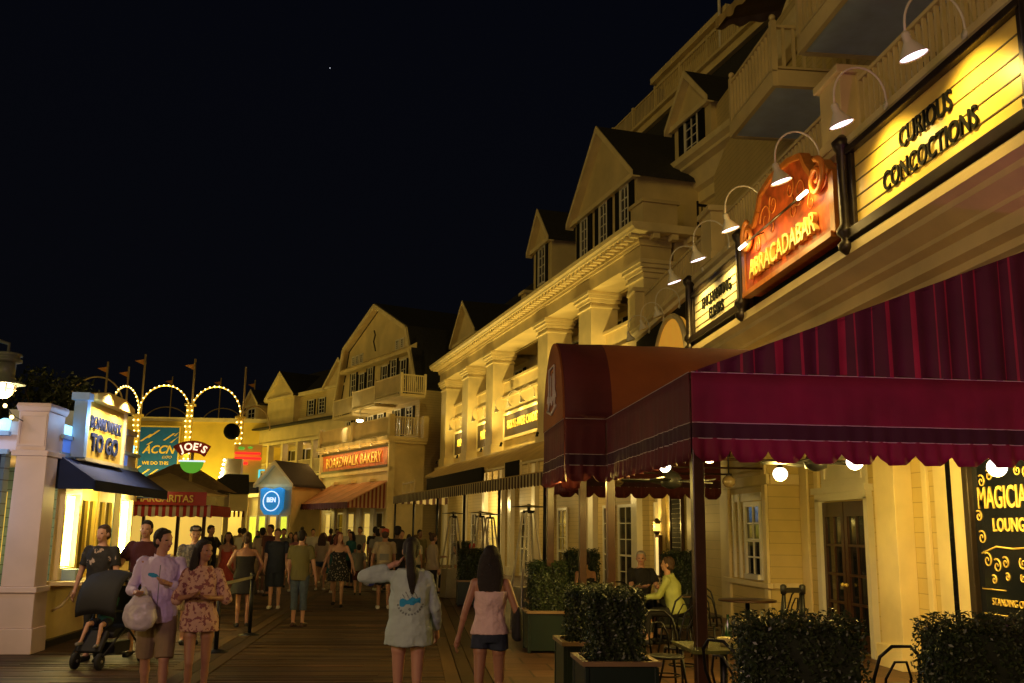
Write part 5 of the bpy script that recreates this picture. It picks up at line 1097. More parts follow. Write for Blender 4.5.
# ------------------------------------------------------------------ patio furniture
def chair():
    t = thing('bentwood_chair', 'x', 'chair', (0, 0, 0), 0, 'black bentwood cafe chairs')
    MB().lathe([(.17, .435), (.2, .44), (.205, .455), (.19, .465), (0.01, .458)], 20).build('seat', M['black'], t)
    b = MB(); b.tube([(-.18, -.12, .44), (-.2, -.2, .65), (-.17, -.25, .82), (-.08, -.28, .9), (.08, -.28, .9), (.17, -.25, .82), (.2, -.2, .65), (.18, -.12, .44)], .014, 8)
    b.tube([(-.1, -.17, .45), (-.11, -.22, .65), (-.05, -.26, .78), (.05, -.26, .78), (.11, -.22, .65), (.1, -.17, .45)], .011, 7); b.build('backrest', M['black'], t)
    for sx_, sy_ in ((-1, 1), (1, 1), (-1, -1), (1, -1)): MB().tube([(sx_ * .14, sy_ * .13, .44), (sx_ * .16, sy_ * .15, .25), (sx_ * .19, sy_ * .2, 0)], [.016, .014, .012], 7).build('leg', M['black'], t)
    MB().tube([(.155 * math.cos(a * math.pi / 10), .155 * math.sin(a * math.pi / 10), .26) for a in range(20)], .009, 6, True).build('stretcher_ring', M['black'], t)
    return t
ch0 = chair(); first = [1]
def place_chair(x, y, rz, lab):
    if first: first.clear(); c = ch0; c.location = (x, y, .004); c.rotation_euler = (0, 0, R(rz)); c['label'] = lab; return c
    return dup(ch0, (x, y, .004), R(rz), lab)
for x, y, rz, lab in ((2.75, 10.7, 185, 'black bentwood chair right of the nearest left hedge, back towards the viewer'), (3.15, 11.5, 120, 'black bentwood chair between the near left chair and the tall post'), (3.82, 7.9, 5, 'black bentwood chair in front of the doors, between the two wide hedges'), (4.4, 8.6, 80, 'black bentwood chair half hidden behind the right edge hedge'),
                      (2.72, 8.15, -60, 'black bentwood chair just right of the tall post, at the near table'), (4.75, 15.7, 190, 'black bentwood chair beside the round table, left of the wall window'), (5.75, 15.2, 90, 'black bentwood chair at the right of the round table'), (4.35, 14.4, -40, 'black bentwood chair seen past the tall post'),
                      (4.3, 15.6, 75, 'black bentwood chair holding the diner in yellow green'), (3.75, 17.1, 200, 'black bentwood chair holding the bearded diner in black'), (3.75, 14.0, 20, 'black bentwood chair in front of the seated couple'), (3.1, 17.6, 10, 'black bentwood chair under the dark haired diner')): place_chair(x, y, rz, lab)
def table(x, y, r, lab, top='wood', sq=False):
    t = thing('cafe_table', lab, 'table', (x, y, .004), 0, 'cafe tables'); b = MB()
    if sq: b.box(-r, r, -r, r, .72, .75)
    else: b.lathe([(r - .01, .72), (r, .725), (r, .745), (r - .01, .75)], 28)
    b.build('table_top', M[top], t, bevel=0); b = MB(); b.tube([(0, 0, .05), (0, 0, .72)], .035, 10); b.lathe([(.25, 0), (.24, .03), (.05, .07)], 16); b.build('pedestal', M['black'], t)
M['greentop'] = paint('olive table top', (.10, .11, .03), .25, .2, 5.)
table(5.25, 15.3, .45, 'dark round cafe table below the small wall window'); table(2.85, 9.0, .38, 'square olive topped table just right of the tall post', 'greentop', True); table(4.35, 7.3, .36, 'dark cafe table between the two wide hedges'); table(4.0, 16.2, .4, 'cafe table between the seated couple')
def bottle(x, y, z, lab, c='leaf'):
    o = MB().lathe([(.03, 0), (.033, .02), (.033, .14), (.014, .19), (.013, .25), (.015, .255)], 12).build('bottle', M[c]); o.location = (x, y, z); tag(o, lab, 'bottle', 'bottles on the olive table')
M['bottleg'] = paint('green bottle glass', (.03, .12, .02), .08, .1, spec=.8); M['ybowl'] = paint('cream ceramic', (.6, .5, .2), .3, .05)
bottle(2.68, 9.15, .755, 'left green bottle on the olive topped table', 'bottleg'); bottle(2.98, 9.25, .755, 'right green bottle on the olive topped table, beside the hedge', 'bottleg')
o = MB().lathe([(.05, 0), (.08, .04), (.09, .07), (.08, .06), (.02, .02)], 14).build('bowl', M['ybowl']); o.location = (2.88, 9.0, .755); tag(o, 'small cream bowl between the bottles on the olive topped table', 'bowl')
o = MB().lathe([(.03, 0), (.045, .14), (.04, .135), (.01, .01)], 12).build('drink_cup', paint('red cup', (.5, .06, .04), .4, .1)); o.location = (4.05, 16.0, .755); tag(o, 'red drink cup on the table of the seated couple', 'cup')
t = thing('folding_tray_stand', 'dark folding tray stand with two posts rising above the wide hedge', 'stand', (5.25, 13.4, .004), R(5))
for x in (-.14, .14): b = MB(); b.tube([(x, -.02, 0), (x, 0, .95)], .028, 8); b.lathe([(.04, .95), (.045, 1.0), (.045, 1.06), (.02, 1.08)], 10, (x, 0, 0)); b.tube([(x, .3, 0), (x, .02, .9)], .02, 6); b.build('leg', M['black'], t)
b = MB(); b.bar((-.14, 0, 1.0), (.14, 0, 1.0), .03, .07); b.bar((-.14, 0, .5), (.14, 0, .5), .03, .04); b.build('crossbar', M['black'], t)

def heater(x, y, lab, sc_=1.):
    t = thing('patio_heater', lab, 'patio heater', (x, y, .004), .3, 'pyramid patio heaters with glass tubes'); t.scale = (sc_,) * 3
    b = MB(); b.taper((0, 0), .25, .25, .23, .23, 0, .75); b.build('base', M['steel'], t, bevel=.01)
    b = MB()
    for sx_ in (-1, 1):
        for sy_ in (-1, 1): b.bar((sx_ * .23, sy_ * .23, .75), (sx_ * .08, sy_ * .08, 2.1), .035, .035)
    b.build('frame', paint('pale heater frame', (.5, .45, .36), .35, .1, metal=.3), t)
    g, nt, bb = _nt('clear glass tube'); bb.inputs['Alpha'].default_value = .22; bb.inputs['Roughness'].default_value = .1; bb.inputs['Base Color'].default_value = (.8, .75, .65, 1)
    MB().tube([(0, 0, .78), (0, 0, 2.03)], .055, 14).build('glass_tube', g, t)
    b = MB(); b.taper((0, 0), .09, .09, .08, .08, 2.08, 2.13); b.add([(-.24, -.24, 2.2), (.24, -.24, 2.2), (.24, .24, 2.2), (-.24, .24, 2.2), (0, 0, 2.24), (-.24, -.24, 2.19), (.24, -.24, 2.19), (.24, .24, 2.19), (-.24, .24, 2.19)], [(0, 1, 4), (1, 2, 4), (2, 3, 4), (3, 0, 4), (8, 7, 6, 5), (0, 5, 6, 1), (1, 6, 7, 2), (2, 7, 8, 3), (3, 8, 5, 0)]); b.tube([(0, 0, 2.1), (0, 0, 2.25)], .03, 6); b.build('hood', M['black'], t)
heater(2.15, 18.3, 'large steel pyramid patio heater behind the woman in the tank top'); heater(1.1, 26.8, 'steel patio heater at the left, behind the woman in the pale blue shirt'); heater(1.72, 25.2, 'steel patio heater second from left, by the lit doorway'); heater(2.15, 27.5, 'steel patio heater standing right behind the second one by the lit doorway')

def stanchion(x, y, lab):
    t = thing('stanchion_post', lab, 'stanchion', (x, y, 0), 0, 'black belt stanchions'); b = MB(); b.tube([(0, 0, .02), (0, 0, .95)], .033, 10); b.lathe([(.045, .9), (.045, 1.0), (.02, 1.02)], 12); b.build('post', M['black'], t)
    MB().lathe([(.18, 0), (.18, .02), (.05, .05)], 18).build('base', M['black'], t)
stanchion(-2.62, 17.1, 'black stanchion post in front of the woman in the black top'); stanchion(-2.72, 14.8, 'black stanchion post right of the woman in the floral dress')
o = MB().prism([(-2.62, 17.1), (-2.72, 14.8), (-2.715, 14.8), (-2.615, 17.1)], .92, .965, lambda p, q, tt: (p, q, tt)).build('stanchion_belt', paint('pale belt', (.4, .38, .33), .7, .1)); tag(o, 'pale retractable belt running between the two black stanchions', 'belt')
# stroller
t = thing('baby_stroller', 'black three wheeled stroller with hood in front of the kiosk counter', 'stroller', (-3.85, 13.55, 0), R(168))
bl = paint('stroller fabric', (.012, .012, .015), .8, .2)
b = MB()
for k in range(9):
    pass
vs = []; fs = []; n_ = 10
for i in range(n_ + 1):
    a = R(5 + i * 118 / n_); y_, z_ = .02 - .42 * math.cos(a - R(20)) * 1.0, .72 + .42 * math.sin(a - R(20))
    for k in range(9): x_ = -.27 + .54 * k / 8; bul = .05 * math.sin(math.pi * k / 8); vs.append((x_, y_ * (1 + bul), z_ + bul))
for i in range(n_):
    for k in range(8): a = i * 9 + k; fs.append((a, a + 1, a + 10, a + 9))
b.T = Matrix.Rotation(math.pi, 4, 'Z'); b.add(vs, fs, True)
o = b.build('hood', bl, t); so = o.modifiers.new('S', 'SOLIDIFY'); so.thickness = .012
b = MB(); b.prism([(-.3, .95), (-.22, .98), (-.1, .5), (.25, .46), (.3, .42), (.28, .36), (-.12, .4)], -.22, .22, lambda p, q, tt: (tt, p, q)); b.prism([(.26, .42), (.45, .2), (.5, .22), (.33, .46)], -.16, .16, lambda p, q, tt: (tt, p, q)); b.box(-.2, .2, -.2, .2, .16, .3); b.build('seat', bl, t, bevel=.015)
b = MB()
for sx_ in (-1, 1):
    b.tube([(sx_ * .27, -.5, 1.02), (sx_ * .27, -.3, .85), (sx_ * .25, .1, .45), (sx_ * .2, .5, .16)], .014, 6); b.tube([(sx_ * .25, .05, .5), (sx_ * .3, -.35, .14)], .014, 6); b.tube([(sx_ * .3, -.35, .14), (sx_ * .2, .45, .18)], .012, 6)
b.tube([(-.27, -.5, 1.02), (.27, -.5, 1.02)], .018, 8); b.tube([(-.25, .18, .68), (0, .36, .7), (.25, .18, .68)], .018, 8); b.build('frame', M['black'], t)
for x, y, r in ((-.3, -.35, .14), (.3, -.35, .14), (-.16, .48, .1), (.16, .48, .1)):
    rot = Matrix.Rotation(R(90), 3, 'Y'); b = MB(); b.lathe([(r - .03, -.025), (r, -.018), (r, .018), (r - .03, .025)], 20, (x, y, r), rot); wo = b.build('wheel', bl, t)
    b = MB(); b.lathe([(.02, -.035), (.02, .035)], 8, (x, y, r), rot)
    for k in range(3): a = k * math.pi / 3; b.bar((x, y + math.cos(a) * (r - .02), r + math.sin(a) * (r - .02)), (x, y - math.cos(a) * (r - .02), r - math.sin(a) * (r - .02)), .02, .012)
    b.build('hub', M['steel'], wo)
# ------------------------------------------------------------------ people
M['printblue'] = paint('blue print', (.02, .28, .55), .8, .1, 20.); M['printdark'] = paint('grey print', (.16, .2, .2), .8, .1, 20.)
wt = bpy.data.textures.new('cloth_folds', 'CLOUDS'); wt.noise_scale = .13; wt.noise_depth = 3
def remesh(b, mats, vox, smooth=2, fold=0., name='m', dec=None):
    o = bpy.data.objects.new('tmp', b.mesh(name, mats)); COL.objects.link(o)
    m = o.modifiers.new('r', 'REMESH'); m.mode = 'VOXEL'; m.voxel_size = vox; m.use_smooth_shade = True
    s = o.modifiers.new('s', 'SMOOTH'); s.factor = .5; s.iterations = smooth
    if fold:
        d = o.modifiers.new('d', 'DISPLACE'); d.texture = wt; d.strength = fold; d.mid_level = .5; d.texture_coords = 'LOCAL'
    me = bpy.data.meshes.new_from_object(o.evaluated_get(bpy.context.evaluated_depsgraph_get())); bpy.data.objects.remove(o)
    me.materials.clear()
    for q in (mats if isinstance(mats, list) else [mats]): me.materials.append(q)
    me.name = name
    return me
def put(name, me, par, label=None):
    o = bpy.data.objects.new(name, me); COL.objects.link(o); o.parent = par
    if label: o['label'] = label
    return o
MALE = [(.86, .155, .105), (.93, .168, .115), (1.02, .155, .11), (1.12, .15, .108), (1.24, .165, .115), (1.34, .182, .12), (1.41, .185, .105), (1.455, .12, .08), (1.49, .065, .065)]
FEM = [(.86, .165, .11), (.93, .175, .118), (1.02, .145, .10), (1.12, .125, .092), (1.22, .14, .108), (1.30, .152, .125), (1.38, .165, .095), (1.435, .11, .07), (1.47, .055, .055)]
def V(*a): return Vector(a)
def step(p, d, L): return p + Vector(d).normalized() * L
RELAX = ((.12, -.05, -1), (.05, .25, -1))
def person(label, loc, yaw, H=1.75, fem=False, skin='skin', hair=('short', 'hair'), top=('tee', 'black', .93), bot=('shorts', 'black', .75), shoes='black', la=RELAX, ra_=RELAX, ll=((0, .02, -1), (0, -.02, -1)), rl=((0, .02, -1), (0, -.02, -1)),
           lean=0, hy=0, hp=0, vox=.012, bulk=1., group=None, headk=1., fine=False, z=0., hair2=None, seat=None, extra=None):
    mat = lambda k: M[k] if isinstance(k, str) else k
    k = H / 1.75; t = thing('person', label, 'person', (0, 0, 0), yaw, group); t.scale = (k, k, k)
    LT = Matrix.Translation((0, 0, .93)) @ Matrix.Rotation(-lean, 4, 'X') @ Matrix.Translation((0, 0, -.93)); up = lambda p: LT @ Vector(p)
    T = FEM if fem else MALE; sw = (.155 if fem else .178) * bulk; shz = 1.40 if fem else 1.42; tw = bulk; lr = (.86 if fem else 1.) * (bulk * .5 + .5)
    arms = []
    for s_, (a, f) in ((-1, la), (1, ra_)):
        sh = V(s_ * sw, 0, shz); el = step(sh, (s_ * a[0], a[1], a[2]), .285); wr = step(el, (s_ * f[0], f[1], f[2]), .25); arms.append((up(sh), up(el), up(wr), s_))
    legs = []
    for s_, (a, f) in ((-1, ll), (1, rl)):
        hip = V(s_ * .088, 0, .90); kn = step(hip, (s_ * a[0], a[1], a[2]), .42); an = step(kn, (s_ * f[0], f[1], f[2]), .40); legs.append((hip, kn, an, s_))
    zmin = min(l[2].z for l in legs); dz = .075 - zmin
    HT = LT @ Matrix.Translation((0, .01, 1.5)) @ Matrix.Rotation(hy, 4, 'Z') @ Matrix.Rotation(-hp, 4, 'X') @ Matrix.Translation((0, -.01, -1.5))
    if headk != 1: HT = HT @ Matrix.Translation((0, 0, 1.5)) @ Matrix.Scale(headk, 4) @ Matrix.Translation((0, 0, -1.5))
    b = MB(); b.T = LT; b.loft([(0, 0, z_, a * tw, d * tw) for z_, a, d in T])
    b.T = HT; b.cap((0, -.005, 1.44), (0, .005, 1.56), .058 * (.85 if fem else 1), .054 * (.85 if fem else 1))
    b.ball((0, .01, 1.655), (.074, .092, .095)); b.ball((0, .03, 1.60), (.058, .07, .075)); b.cap((0, .05, 1.565), (0, .068, 1.557), .032, .026)
    b.cap((0, .092, 1.648), (0, .108, 1.612), .009, .015); b.ball((0, .092, 1.583), (.026, .014, .012)); b.ball((0, .082, 1.672), (.05, .016, .012))
    for s_ in (-1, 1): b.ball((s_ * .076, .0, 1.63), (.012, .022, .033)); b.ball((s_ * .038, .072, 1.61), (.02, .018, .018))
    b.T = None
    for sh, el, wr, s_ in arms:
        b.cap(sh, el, .052 * lr, .04 * lr); b.cap(el, wr, .04 * lr, .026 * lr); b.cap(sh + (up((0, 0, 1.38)) - sh) * .3, sh, .05, .053 * lr)
        d = (wr - el).normalized(); ml = el.lerp(wr, .3); b.ball(ml, .042 * lr); sd = d.cross(V(0, 1, 0) if abs(d.y) < .9 else V(1, 0, 0)).normalized(); nn = d.cross(sd).normalized()
        if nn.y < 0: nn = -nn; 
        pc = wr + d * .05; b.cap(wr, wr + d * .085, .026, .03)
        b.cap(pc - nn * .022, pc + nn * .022 + d * .02, .02, .02); fr_ = .0095 if fine else .012
        for i, (o_, l_) in enumerate(((-.03, .062), (-.01, .073), (.01, .07), (.03, .055))):
            f0 = wr + d * .09 + nn * o_; f1 = f0 + d * l_ * .55 + sd * (-s_) * .008; f2 = f1 + d * l_ * .4 - sd * s_ * .022; b.cap(f0, f1, fr_, fr_ * .95); b.cap(f1, f2, fr_ * .95, fr_ * .8)
        th0 = wr + d * .035 + nn * .026; th1 = th0 + d * .035 + nn * .026; b.cap(th0, th1, fr_ * 1.2, fr_ * 1.1); b.cap(th1, th1 + d * .03, fr_ * 1.1, fr_ * .9)
    for hip, kn, an, s_ in legs:
        b.cap(hip, kn, .088 * lr, .054 * lr); b.ball(hip.lerp(kn, .35), .083 * lr); b.cap(kn, an, .05 * lr, .034 * lr); cf = kn.lerp(an, .3); b.ball(cf + V(0, -.012, 0), (.052 * lr, .055 * lr, .09))
        b.cap(an + V(0, -.04, -.04), an + V(s_ * .02, .13, -.045), .034, .03); b.cap(an + V(0, 0, 0), an + V(s_ * .015, .1, -.035), .034, .024)
    me = remesh(b, [mat(skin), M['eye'], M['lip']], vox, 1 if fine else 1, name='body')
    if fine:
        inv = HT.inverted()
        for p_ in me.polygons:
            c = inv @ p_.center
            if c.y > .05:
                for s_ in (-1, 1):
                    if abs(c.x - s_ * .032) < .011 and abs(c.z - 1.640) < .005: p_.material_index = 1
                if abs(c.x) < .024 and abs(c.z - 1.583) < .007: p_.material_index = 2
    body = put('body', me, t)
    # hair
    hk, hm_ = hair; b = MB(); b.T = HT
    if hk != 'bald':
        b.ball((0, -.012, 1.672), (.086, .098, .098)); b.ball((0, -.03, 1.63), (.08, .078, .08)); b.ball((0, .045, 1.722), (.06, .04, .03))
    if hk in ('long', 'pony', 'mid'):
        L = {'long': 1.24, 'mid': 1.42, 'pony': 1.22}[hk]; w_ = .045 if hk == 'pony' else .092
        if hk == 'pony': b.cap((0, -.1, 1.68), (0, -.13, 1.6), .04, .045); b.cap((0, -.13, 1.6), (.02, -.13, 1.4), .045, .05); b.cap((.02, -.13, 1.4), (.03, -.12, L), .05, .015)
        else:
            rg = []
            for i in range(7):
                q = i / 6; zz = 1.68 + (L - 1.68) * q; rg.append((0, -.035 - .05 * q, zz, w_ * (1.08 + .42 * math.sin(q * 2.6) - .45 * q ** 3), .06 - .022 * q))
            b.loft(rg[::-1])
            for s_ in (-1, 1): b.cap((s_ * .078, .0, 1.66), (s_ * .085, -.01, max(L, 1.44)), .022, .018)
    if hk == 'bun': b.ball((0, -.09, 1.74), .045)
    if hk != 'bald': put('hair', remesh(b, mat(hm_), vox, 1, .012, 'hair'), t)
    if hair2:
        b = MB(); b.T = HT; b.lathe([(.088, 1.68), (.09, 1.7), (.08, 1.75), (.03, 1.775)], 16, (0, -.01, 0)); b.prism([(-.07, .06), (.07, .06), (.06, .15), (-.06, .15)], 1.69, 1.7, lambda p, q, tt: (p, q, tt)); b.build('cap', mat(hair2), t)
    # top
    tk, tm, hem = top; b = MB(); b.T = LT; pad = {'tee': .02, 'long': .026, 'tank': .02, 'dress': .014, 'shirt': .022, 'oversize': .04, 'flow': .018}[tk]
    hi = 1.44 if tk in ('tank',) else 1.475; rg = []
    def wd(z_):
        for i in range(len(T) - 1):
            if T[i][0] <= z_ <= T[i + 1][0]: q = (z_ - T[i][0]) / (T[i + 1][0] - T[i][0]); return T[i][1] * (1 - q) + T[i + 1][1] * q, T[i][2] * (1 - q) + T[i + 1][2] * q
        return (T[0][1], T[0][2])
    flare = {'oversize': .07, 'flow': .10, 'dress': .16, 'shirt': .02}.get(tk, .0)
    zs = [hem + (hi - hem) * i / 9 for i in range(10)]
    if seat: zs = [z_ for z_ in zs if z_ > .86]
    for z_ in zs:
        a, d = wd(min(z_, 1.43 if fem else 1.44)); bel = max(0, (1.05 - z_)); pd = pad + flare * bel; loose = .0
        if tk in ('oversize', 'long', 'shirt', 'flow') and z_ < 1.3: a = max(a, .15)
        if z_ > 1.44: a *= .62
        rg.append((0, 0, z_, a * tw + pd, d * tw + pd + (.015 if z_ < 1.3 and tk != 'tank' else 0)))
    if tk == 'tank':
        rg = [r_ for r_ in rg if r_[2] < 1.33]; b.loft(rg)
        for s_ in (-1, 1): b.cap((s_ * .1, .07, 1.28), (s_ * .085, .02, 1.43), .03, .018); b.cap((s_ * .085, .0, 1.43), (s_ * .05, -.09, 1.3), .018, .035); b.cap((s_ * .05, -.085, 1.3), (0, -.1, 1.22), .035, .04)
    elif tk == 'dress' and fem and top[0] == 'dress' and len(top) == 3 and la is not None and extra == 'strap':
        rg = [r_ for r_ in rg if r_[2] < 1.34]; b.loft(rg)
        for s_ in (-1, 1): b.cap((s_ * .1, .08, 1.3), (s_ * .06, .0, 1.46), .03, .018)
    else: b.loft(rg)
    b.T = None
    if tk in ('tee', 'long', 'shirt', 'oversize', 'flow') or (tk == 'dress' and extra != 'strap'):
        sl_ = {'tee': .72, 'shirt': 1.75, 'long': 1.85, 'oversize': 1.85, 'dress': .45, 'flow': 1.15}[tk]; rp_ = {'tee': .018, 'shirt': .012, 'oversize': .02, 'flow': .026}.get(tk, .016)
        for sh, el, wr, s_ in arms:
            b.cap(sh + (up((0, 0, 1.36)) - sh) * .4, sh + V(0, 0, -.003), .064, .059 * lr + rp_ * .5)
            if sl_ <= 1: b.cap(sh, sh.lerp(el, .2), .054 * lr + rp_ * .6, .052 * lr + rp_ * .8); b.cone(sh.lerp(el, .05), sh.lerp(el, sl_), .053 * lr + rp_ * .6, .05 * lr + rp_)
            else: b.cap(sh, el, .054 * lr + rp_ * .6, .044 * lr + rp_); b.cap(el, el.lerp(wr, min(1, sl_ - 1)), .044 * lr + rp_, .034 * lr + rp_ * .8)
    tme = remesh(b, [mat(tm)] + ([M['printblue'], M['printdark']] if extra in ('back', 'logo') else []), .0075 if extra in ('back', 'logo') else vox, 2, .045 if fine else .02, 'top')
    if extra == 'back':
        for p_ in tme.polygons:
            c = p_.center; x_, z_ = c.x - .01, c.z
            if c.y < -.05:
                if abs(z_ - 1.19 - .15 * x_) < .028 + .01 * math.sin(x_ * 70) and abs(x_) < .095: p_.material_index = 1
                rr_ = math.hypot(x_, z_ - 1.19)
                if .105 < rr_ < .125 and z_ < 1.17 and math.sin(math.atan2(z_ - 1.19, x_) * 26) > -.2: p_.material_index = 2
                if rr_ < .095 and z_ > 1.22 and math.sin(x_ * 160 + z_ * 90) > .75: p_.material_index = 2
                if math.hypot(x_, z_ - 1.12) < .013: p_.material_index = 2
    if extra == 'logo':
        for p_ in tme.polygons:
            c = p_.center
            if c.y > .05 and (((c.x - .06) / .055) ** 2 + ((c.z - 1.30 - .2 * (c.x - .06)) / .022) ** 2 < 1): p_.material_index = 1
            elif c.y > .05 and abs(c.x - .0) < .006 and c.z < 1.4: p_.material_index = 2
    put('dress' if tk in ('dress',) else 'top', tme, t)
    if extra == 'logo':
        b = MB(); b.T = LT
        for s_ in (-1, 1): b.add([(s_ * .015, .085, 1.40), (s_ * .075, .07, 1.42), (s_ * .07, .02, 1.50), (s_ * .03, .065, 1.485), (s_ * .02, .1, 1.40), (s_ * .08, .08, 1.415), (s_ * .078, .02, 1.51), (s_ * .032, .075, 1.49)], [(0, 1, 2, 3), (7, 6, 5, 4), (0, 4, 5, 1), (1, 5, 6, 2), (2, 6, 7, 3), (3, 7, 4, 0)])
        b.build('collar', mat(tm), t)
    # bottom
    if bot:
        bk, bm, ln = bot; b = MB()
        if bk == 'skirt': b.loft([(0, 0, z_, .17 + .25 * (1.0 - z_), .125 + .25 * (1.0 - z_)) for z_ in [ln + (1.0 - ln) * i / 6 for i in range(7)]])
        else:
            b.loft([(0, 0, .84, .15 * tw, .11 * tw), (0, 0, .9, .178 * tw, .125 * tw), (0, 0, .99, .165 * tw, .118 * tw), (0, 0, 1.03, .15 * tw, .108 * tw)])
            for hip, kn, an, s_ in legs:
                q = ln; r0 = .105 * lr; r1 = .078 * lr if bk == 'shorts' else .066 * lr
                if q <= 1: b.cone(hip, hip.lerp(kn, q), r0, r0 * (1 - q) + r1 * q + .016)
                else: b.cap(hip, kn, r0, r1); b.cone(kn, kn.lerp(an, q - 1), r1, (.055 if bk == 'pants' else .07) * lr)
        put('trousers' if bk == 'pants' else ('skirt' if bk == 'skirt' else 'shorts'), remesh(b, mat(bm), vox, 1, .012, 'bottom'), t)
    if shoes:
        b = MB()
        for hip, kn, an, s_ in legs: b.cap(an + V(0, -.045, -.035), an + V(s_ * .02, .14, -.042), .042, .037); b.box(an.x - .035 + s_ * .01, an.x + .035 + s_ * .01, an.y - .085, an.y + .17, an.z - .078, an.z - .05)
        put('shoes', remesh(b, mat(shoes), max(vox, .01), 1, 0, 'shoes'), t)
    t.location = (loc[0], loc[1], (dz if not seat else 0) * k + loc[2] + z)
    if seat: t.location.z = seat - .82 * k + .0
    t['_'] = 0; del t['_']
    return t, HT, arms, k
violetlit = paint('lavender white shirt', (.70, .60, .86), .7, .06, 4.); khaki = paint('khaki cotton', (.26, .19, .11), .85, .12, 8.); floral = blotch('floral print', (.55, .34, .26), (.22, .07, .08), 26, .53); palegrn = paint('pale aqua cotton', (.42, .53, .50), .8, .06, 4.)  # violet light on the white shirt is put into its colour
pink = paint('pale pink ribbed cotton', (.68, .50, .50), .8, .07, 5., .3, 60.); denim = paint('denim', (.055, .08, .12), .85, .25, 20.); denimd = paint('dark denim', (.02, .03, .055), .85, .25, 20.); olive = paint('olive cotton', (.13, .115, .04), .85, .1); navyc = paint('navy cotton', (.012, .016, .035), .85, .1)
maroon = paint('maroon cotton', (.07, .012, .014), .85, .1); blk = paint('black cotton', (.012, .011, .012), .85, .15); blkfl = blotch('black floral print', (.012, .012, .014), (.42, .36, .34), 26, .6); dblot = blotch('black print tee', (.014, .013, .015), (.4, .3, .25), 11, .6)
redc = paint('coral cotton', (.42, .06, .035), .8, .15); greyc = paint('grey cotton', (.2, .19, .17), .85, .1); tealc = paint('teal cotton', (.01, .09, .1), .8, .1); beige = paint('beige cotton', (.42, .34, .22), .8, .1); lime = paint('yellow green cotton', (.40, .44, .14), .8, .1); whitec = paint('white cotton', (.6, .57, .5), .8, .08); plaid = blotch('grey plaid', (.09, .085, .09), (.2, .18, .16), 30, .5); pinkd = paint('pink cotton', (.4, .15, .16), .8, .1)
PI = math.pi
# couple at the left, walking to the viewer
person('man in pale lavender shirt and khaki shorts with a white plastic bag, head turned aside', (-2.5, 10.4, 0), PI + R(8), 1.74, False, 'skin', ('short', 'hair'), ('shirt', violetlit, .84), ('shorts', khaki, .98), 'black',
       extra='logo', la=((.35, .15, -1), (-.9, .9, .35)), ra_=((.35, .1, -1), (-.35, 1, -.05)), ll=((.02, .22, -1), (0, -.12, -1)), rl=((.02, -.16, -1), (0, -.42, -1)), hy=R(52), vox=.0095, fine=True)
person('woman with long dark hair in a loose floral short dress beside the lavender shirt man', (-2.08, 10.35, 0), PI + R(12), 1.63, True, 'skin2', ('long', 'hair'), ('flow', floral, .80), None, 'black',
       la=((.4, .1, -1), (-.8, .8, .1)), ra_=((.35, .2, -1), (-.6, .9, .2)), ll=((0, -.1, -1), (0, -.15, -1)), rl=((-.02, .14, -1), (0, -.28, -1)), hy=R(40), vox=.0095, fine=True)
# two women walking away
person('woman from behind with ponytail and oversized pale aqua shirt, left hand at her head', (.0, 9.0, 0), R(-3), 1.68, True, 'skin', ('pony', 'hair'), ('oversize', palegrn, .80), None, 'black',
       la=((.95, -.1, .0), (-.95, .1, .38)), ra_=((.3, .1, -1), (.05, .6, -.9)), ll=((.0, .1, -1), (0, -.1, -1)), rl=((0, -.05, -1), (0, -.1, -1)), vox=.0095, fine=True, hp=R(6), extra='back')
person('woman from behind with long dark hair, pale pink tank top and denim shorts', (.73, 9.15, 0), R(-8), 1.62, True, 'skin2', ('long', 'hair'), ('tank', pink, .92), ('shorts', denimd, .3), 'black',
       la=((.32, -.22, -1), (.25, .1, -1)), ra_=((.4, -.05, -1), (-.1, .9, -.6)), ll=((.02, -.12, -1), (0, -.2, -1)), rl=((.02, .14, -1), (0, -.12, -1)), vox=.0095, fine=True)
# stroller party
person('man in a maroon v neck tee pushing the stroller', (-3.72, 14.45, 0), PI, 1.83, False, 'skin', ('short', 'hair'), ('tee', maroon, .9), ('shorts', blk, .9), 'black', la=((.3, .5, -1), (-.1, .9, -.3)), ra_=((.4, .5, -1), (.3, .9, -.35)), vox=.012, fine=True)
person('short haired person in a black printed tee behind the stroller by the counter', (-4.15, 13.95, 0), PI - R(8), 1.76, False, 'skin', ('short', 'hairb'), ('tee', dblot, .88), ('pants', blk, 1.9), 'black', la=((.2, .1, -1), (.1, .35, -1)), ra_=((.3, 0, -1), (.15, .2, -1)), vox=.012, fine=True, hy=R(-12))
person('toddler sitting in the black stroller', (-3.88, 13.42, 0), R(168), .98, False, 'skin', ('short', 'hairb'), ('tee', tealc, .9), ('shorts', navyc, .7), greyc, la=((.2, .5, -1), (-.3, .9, -.1)), ra_=((.2, .4, -1), (-.5, .9, .1)), ll=((.15, 1, -.1), (.05, .35, -1)), rl=((.2, 1, -.05), (.1, .5, -1)), vox=.018, seat=.5, headk=1.35, fine=True, lean=R(-12))
person('man in a grey plaid shirt and cap between the couple and the drinks kiosk', (-3.35, 15.9, 0), PI + .3, 1.76, False, 'skin', ('short', 'hairg'), ('tee', plaid, .88), ('shorts', khaki, .95), 'black', hair2=blk, vox=.014, fine=True)
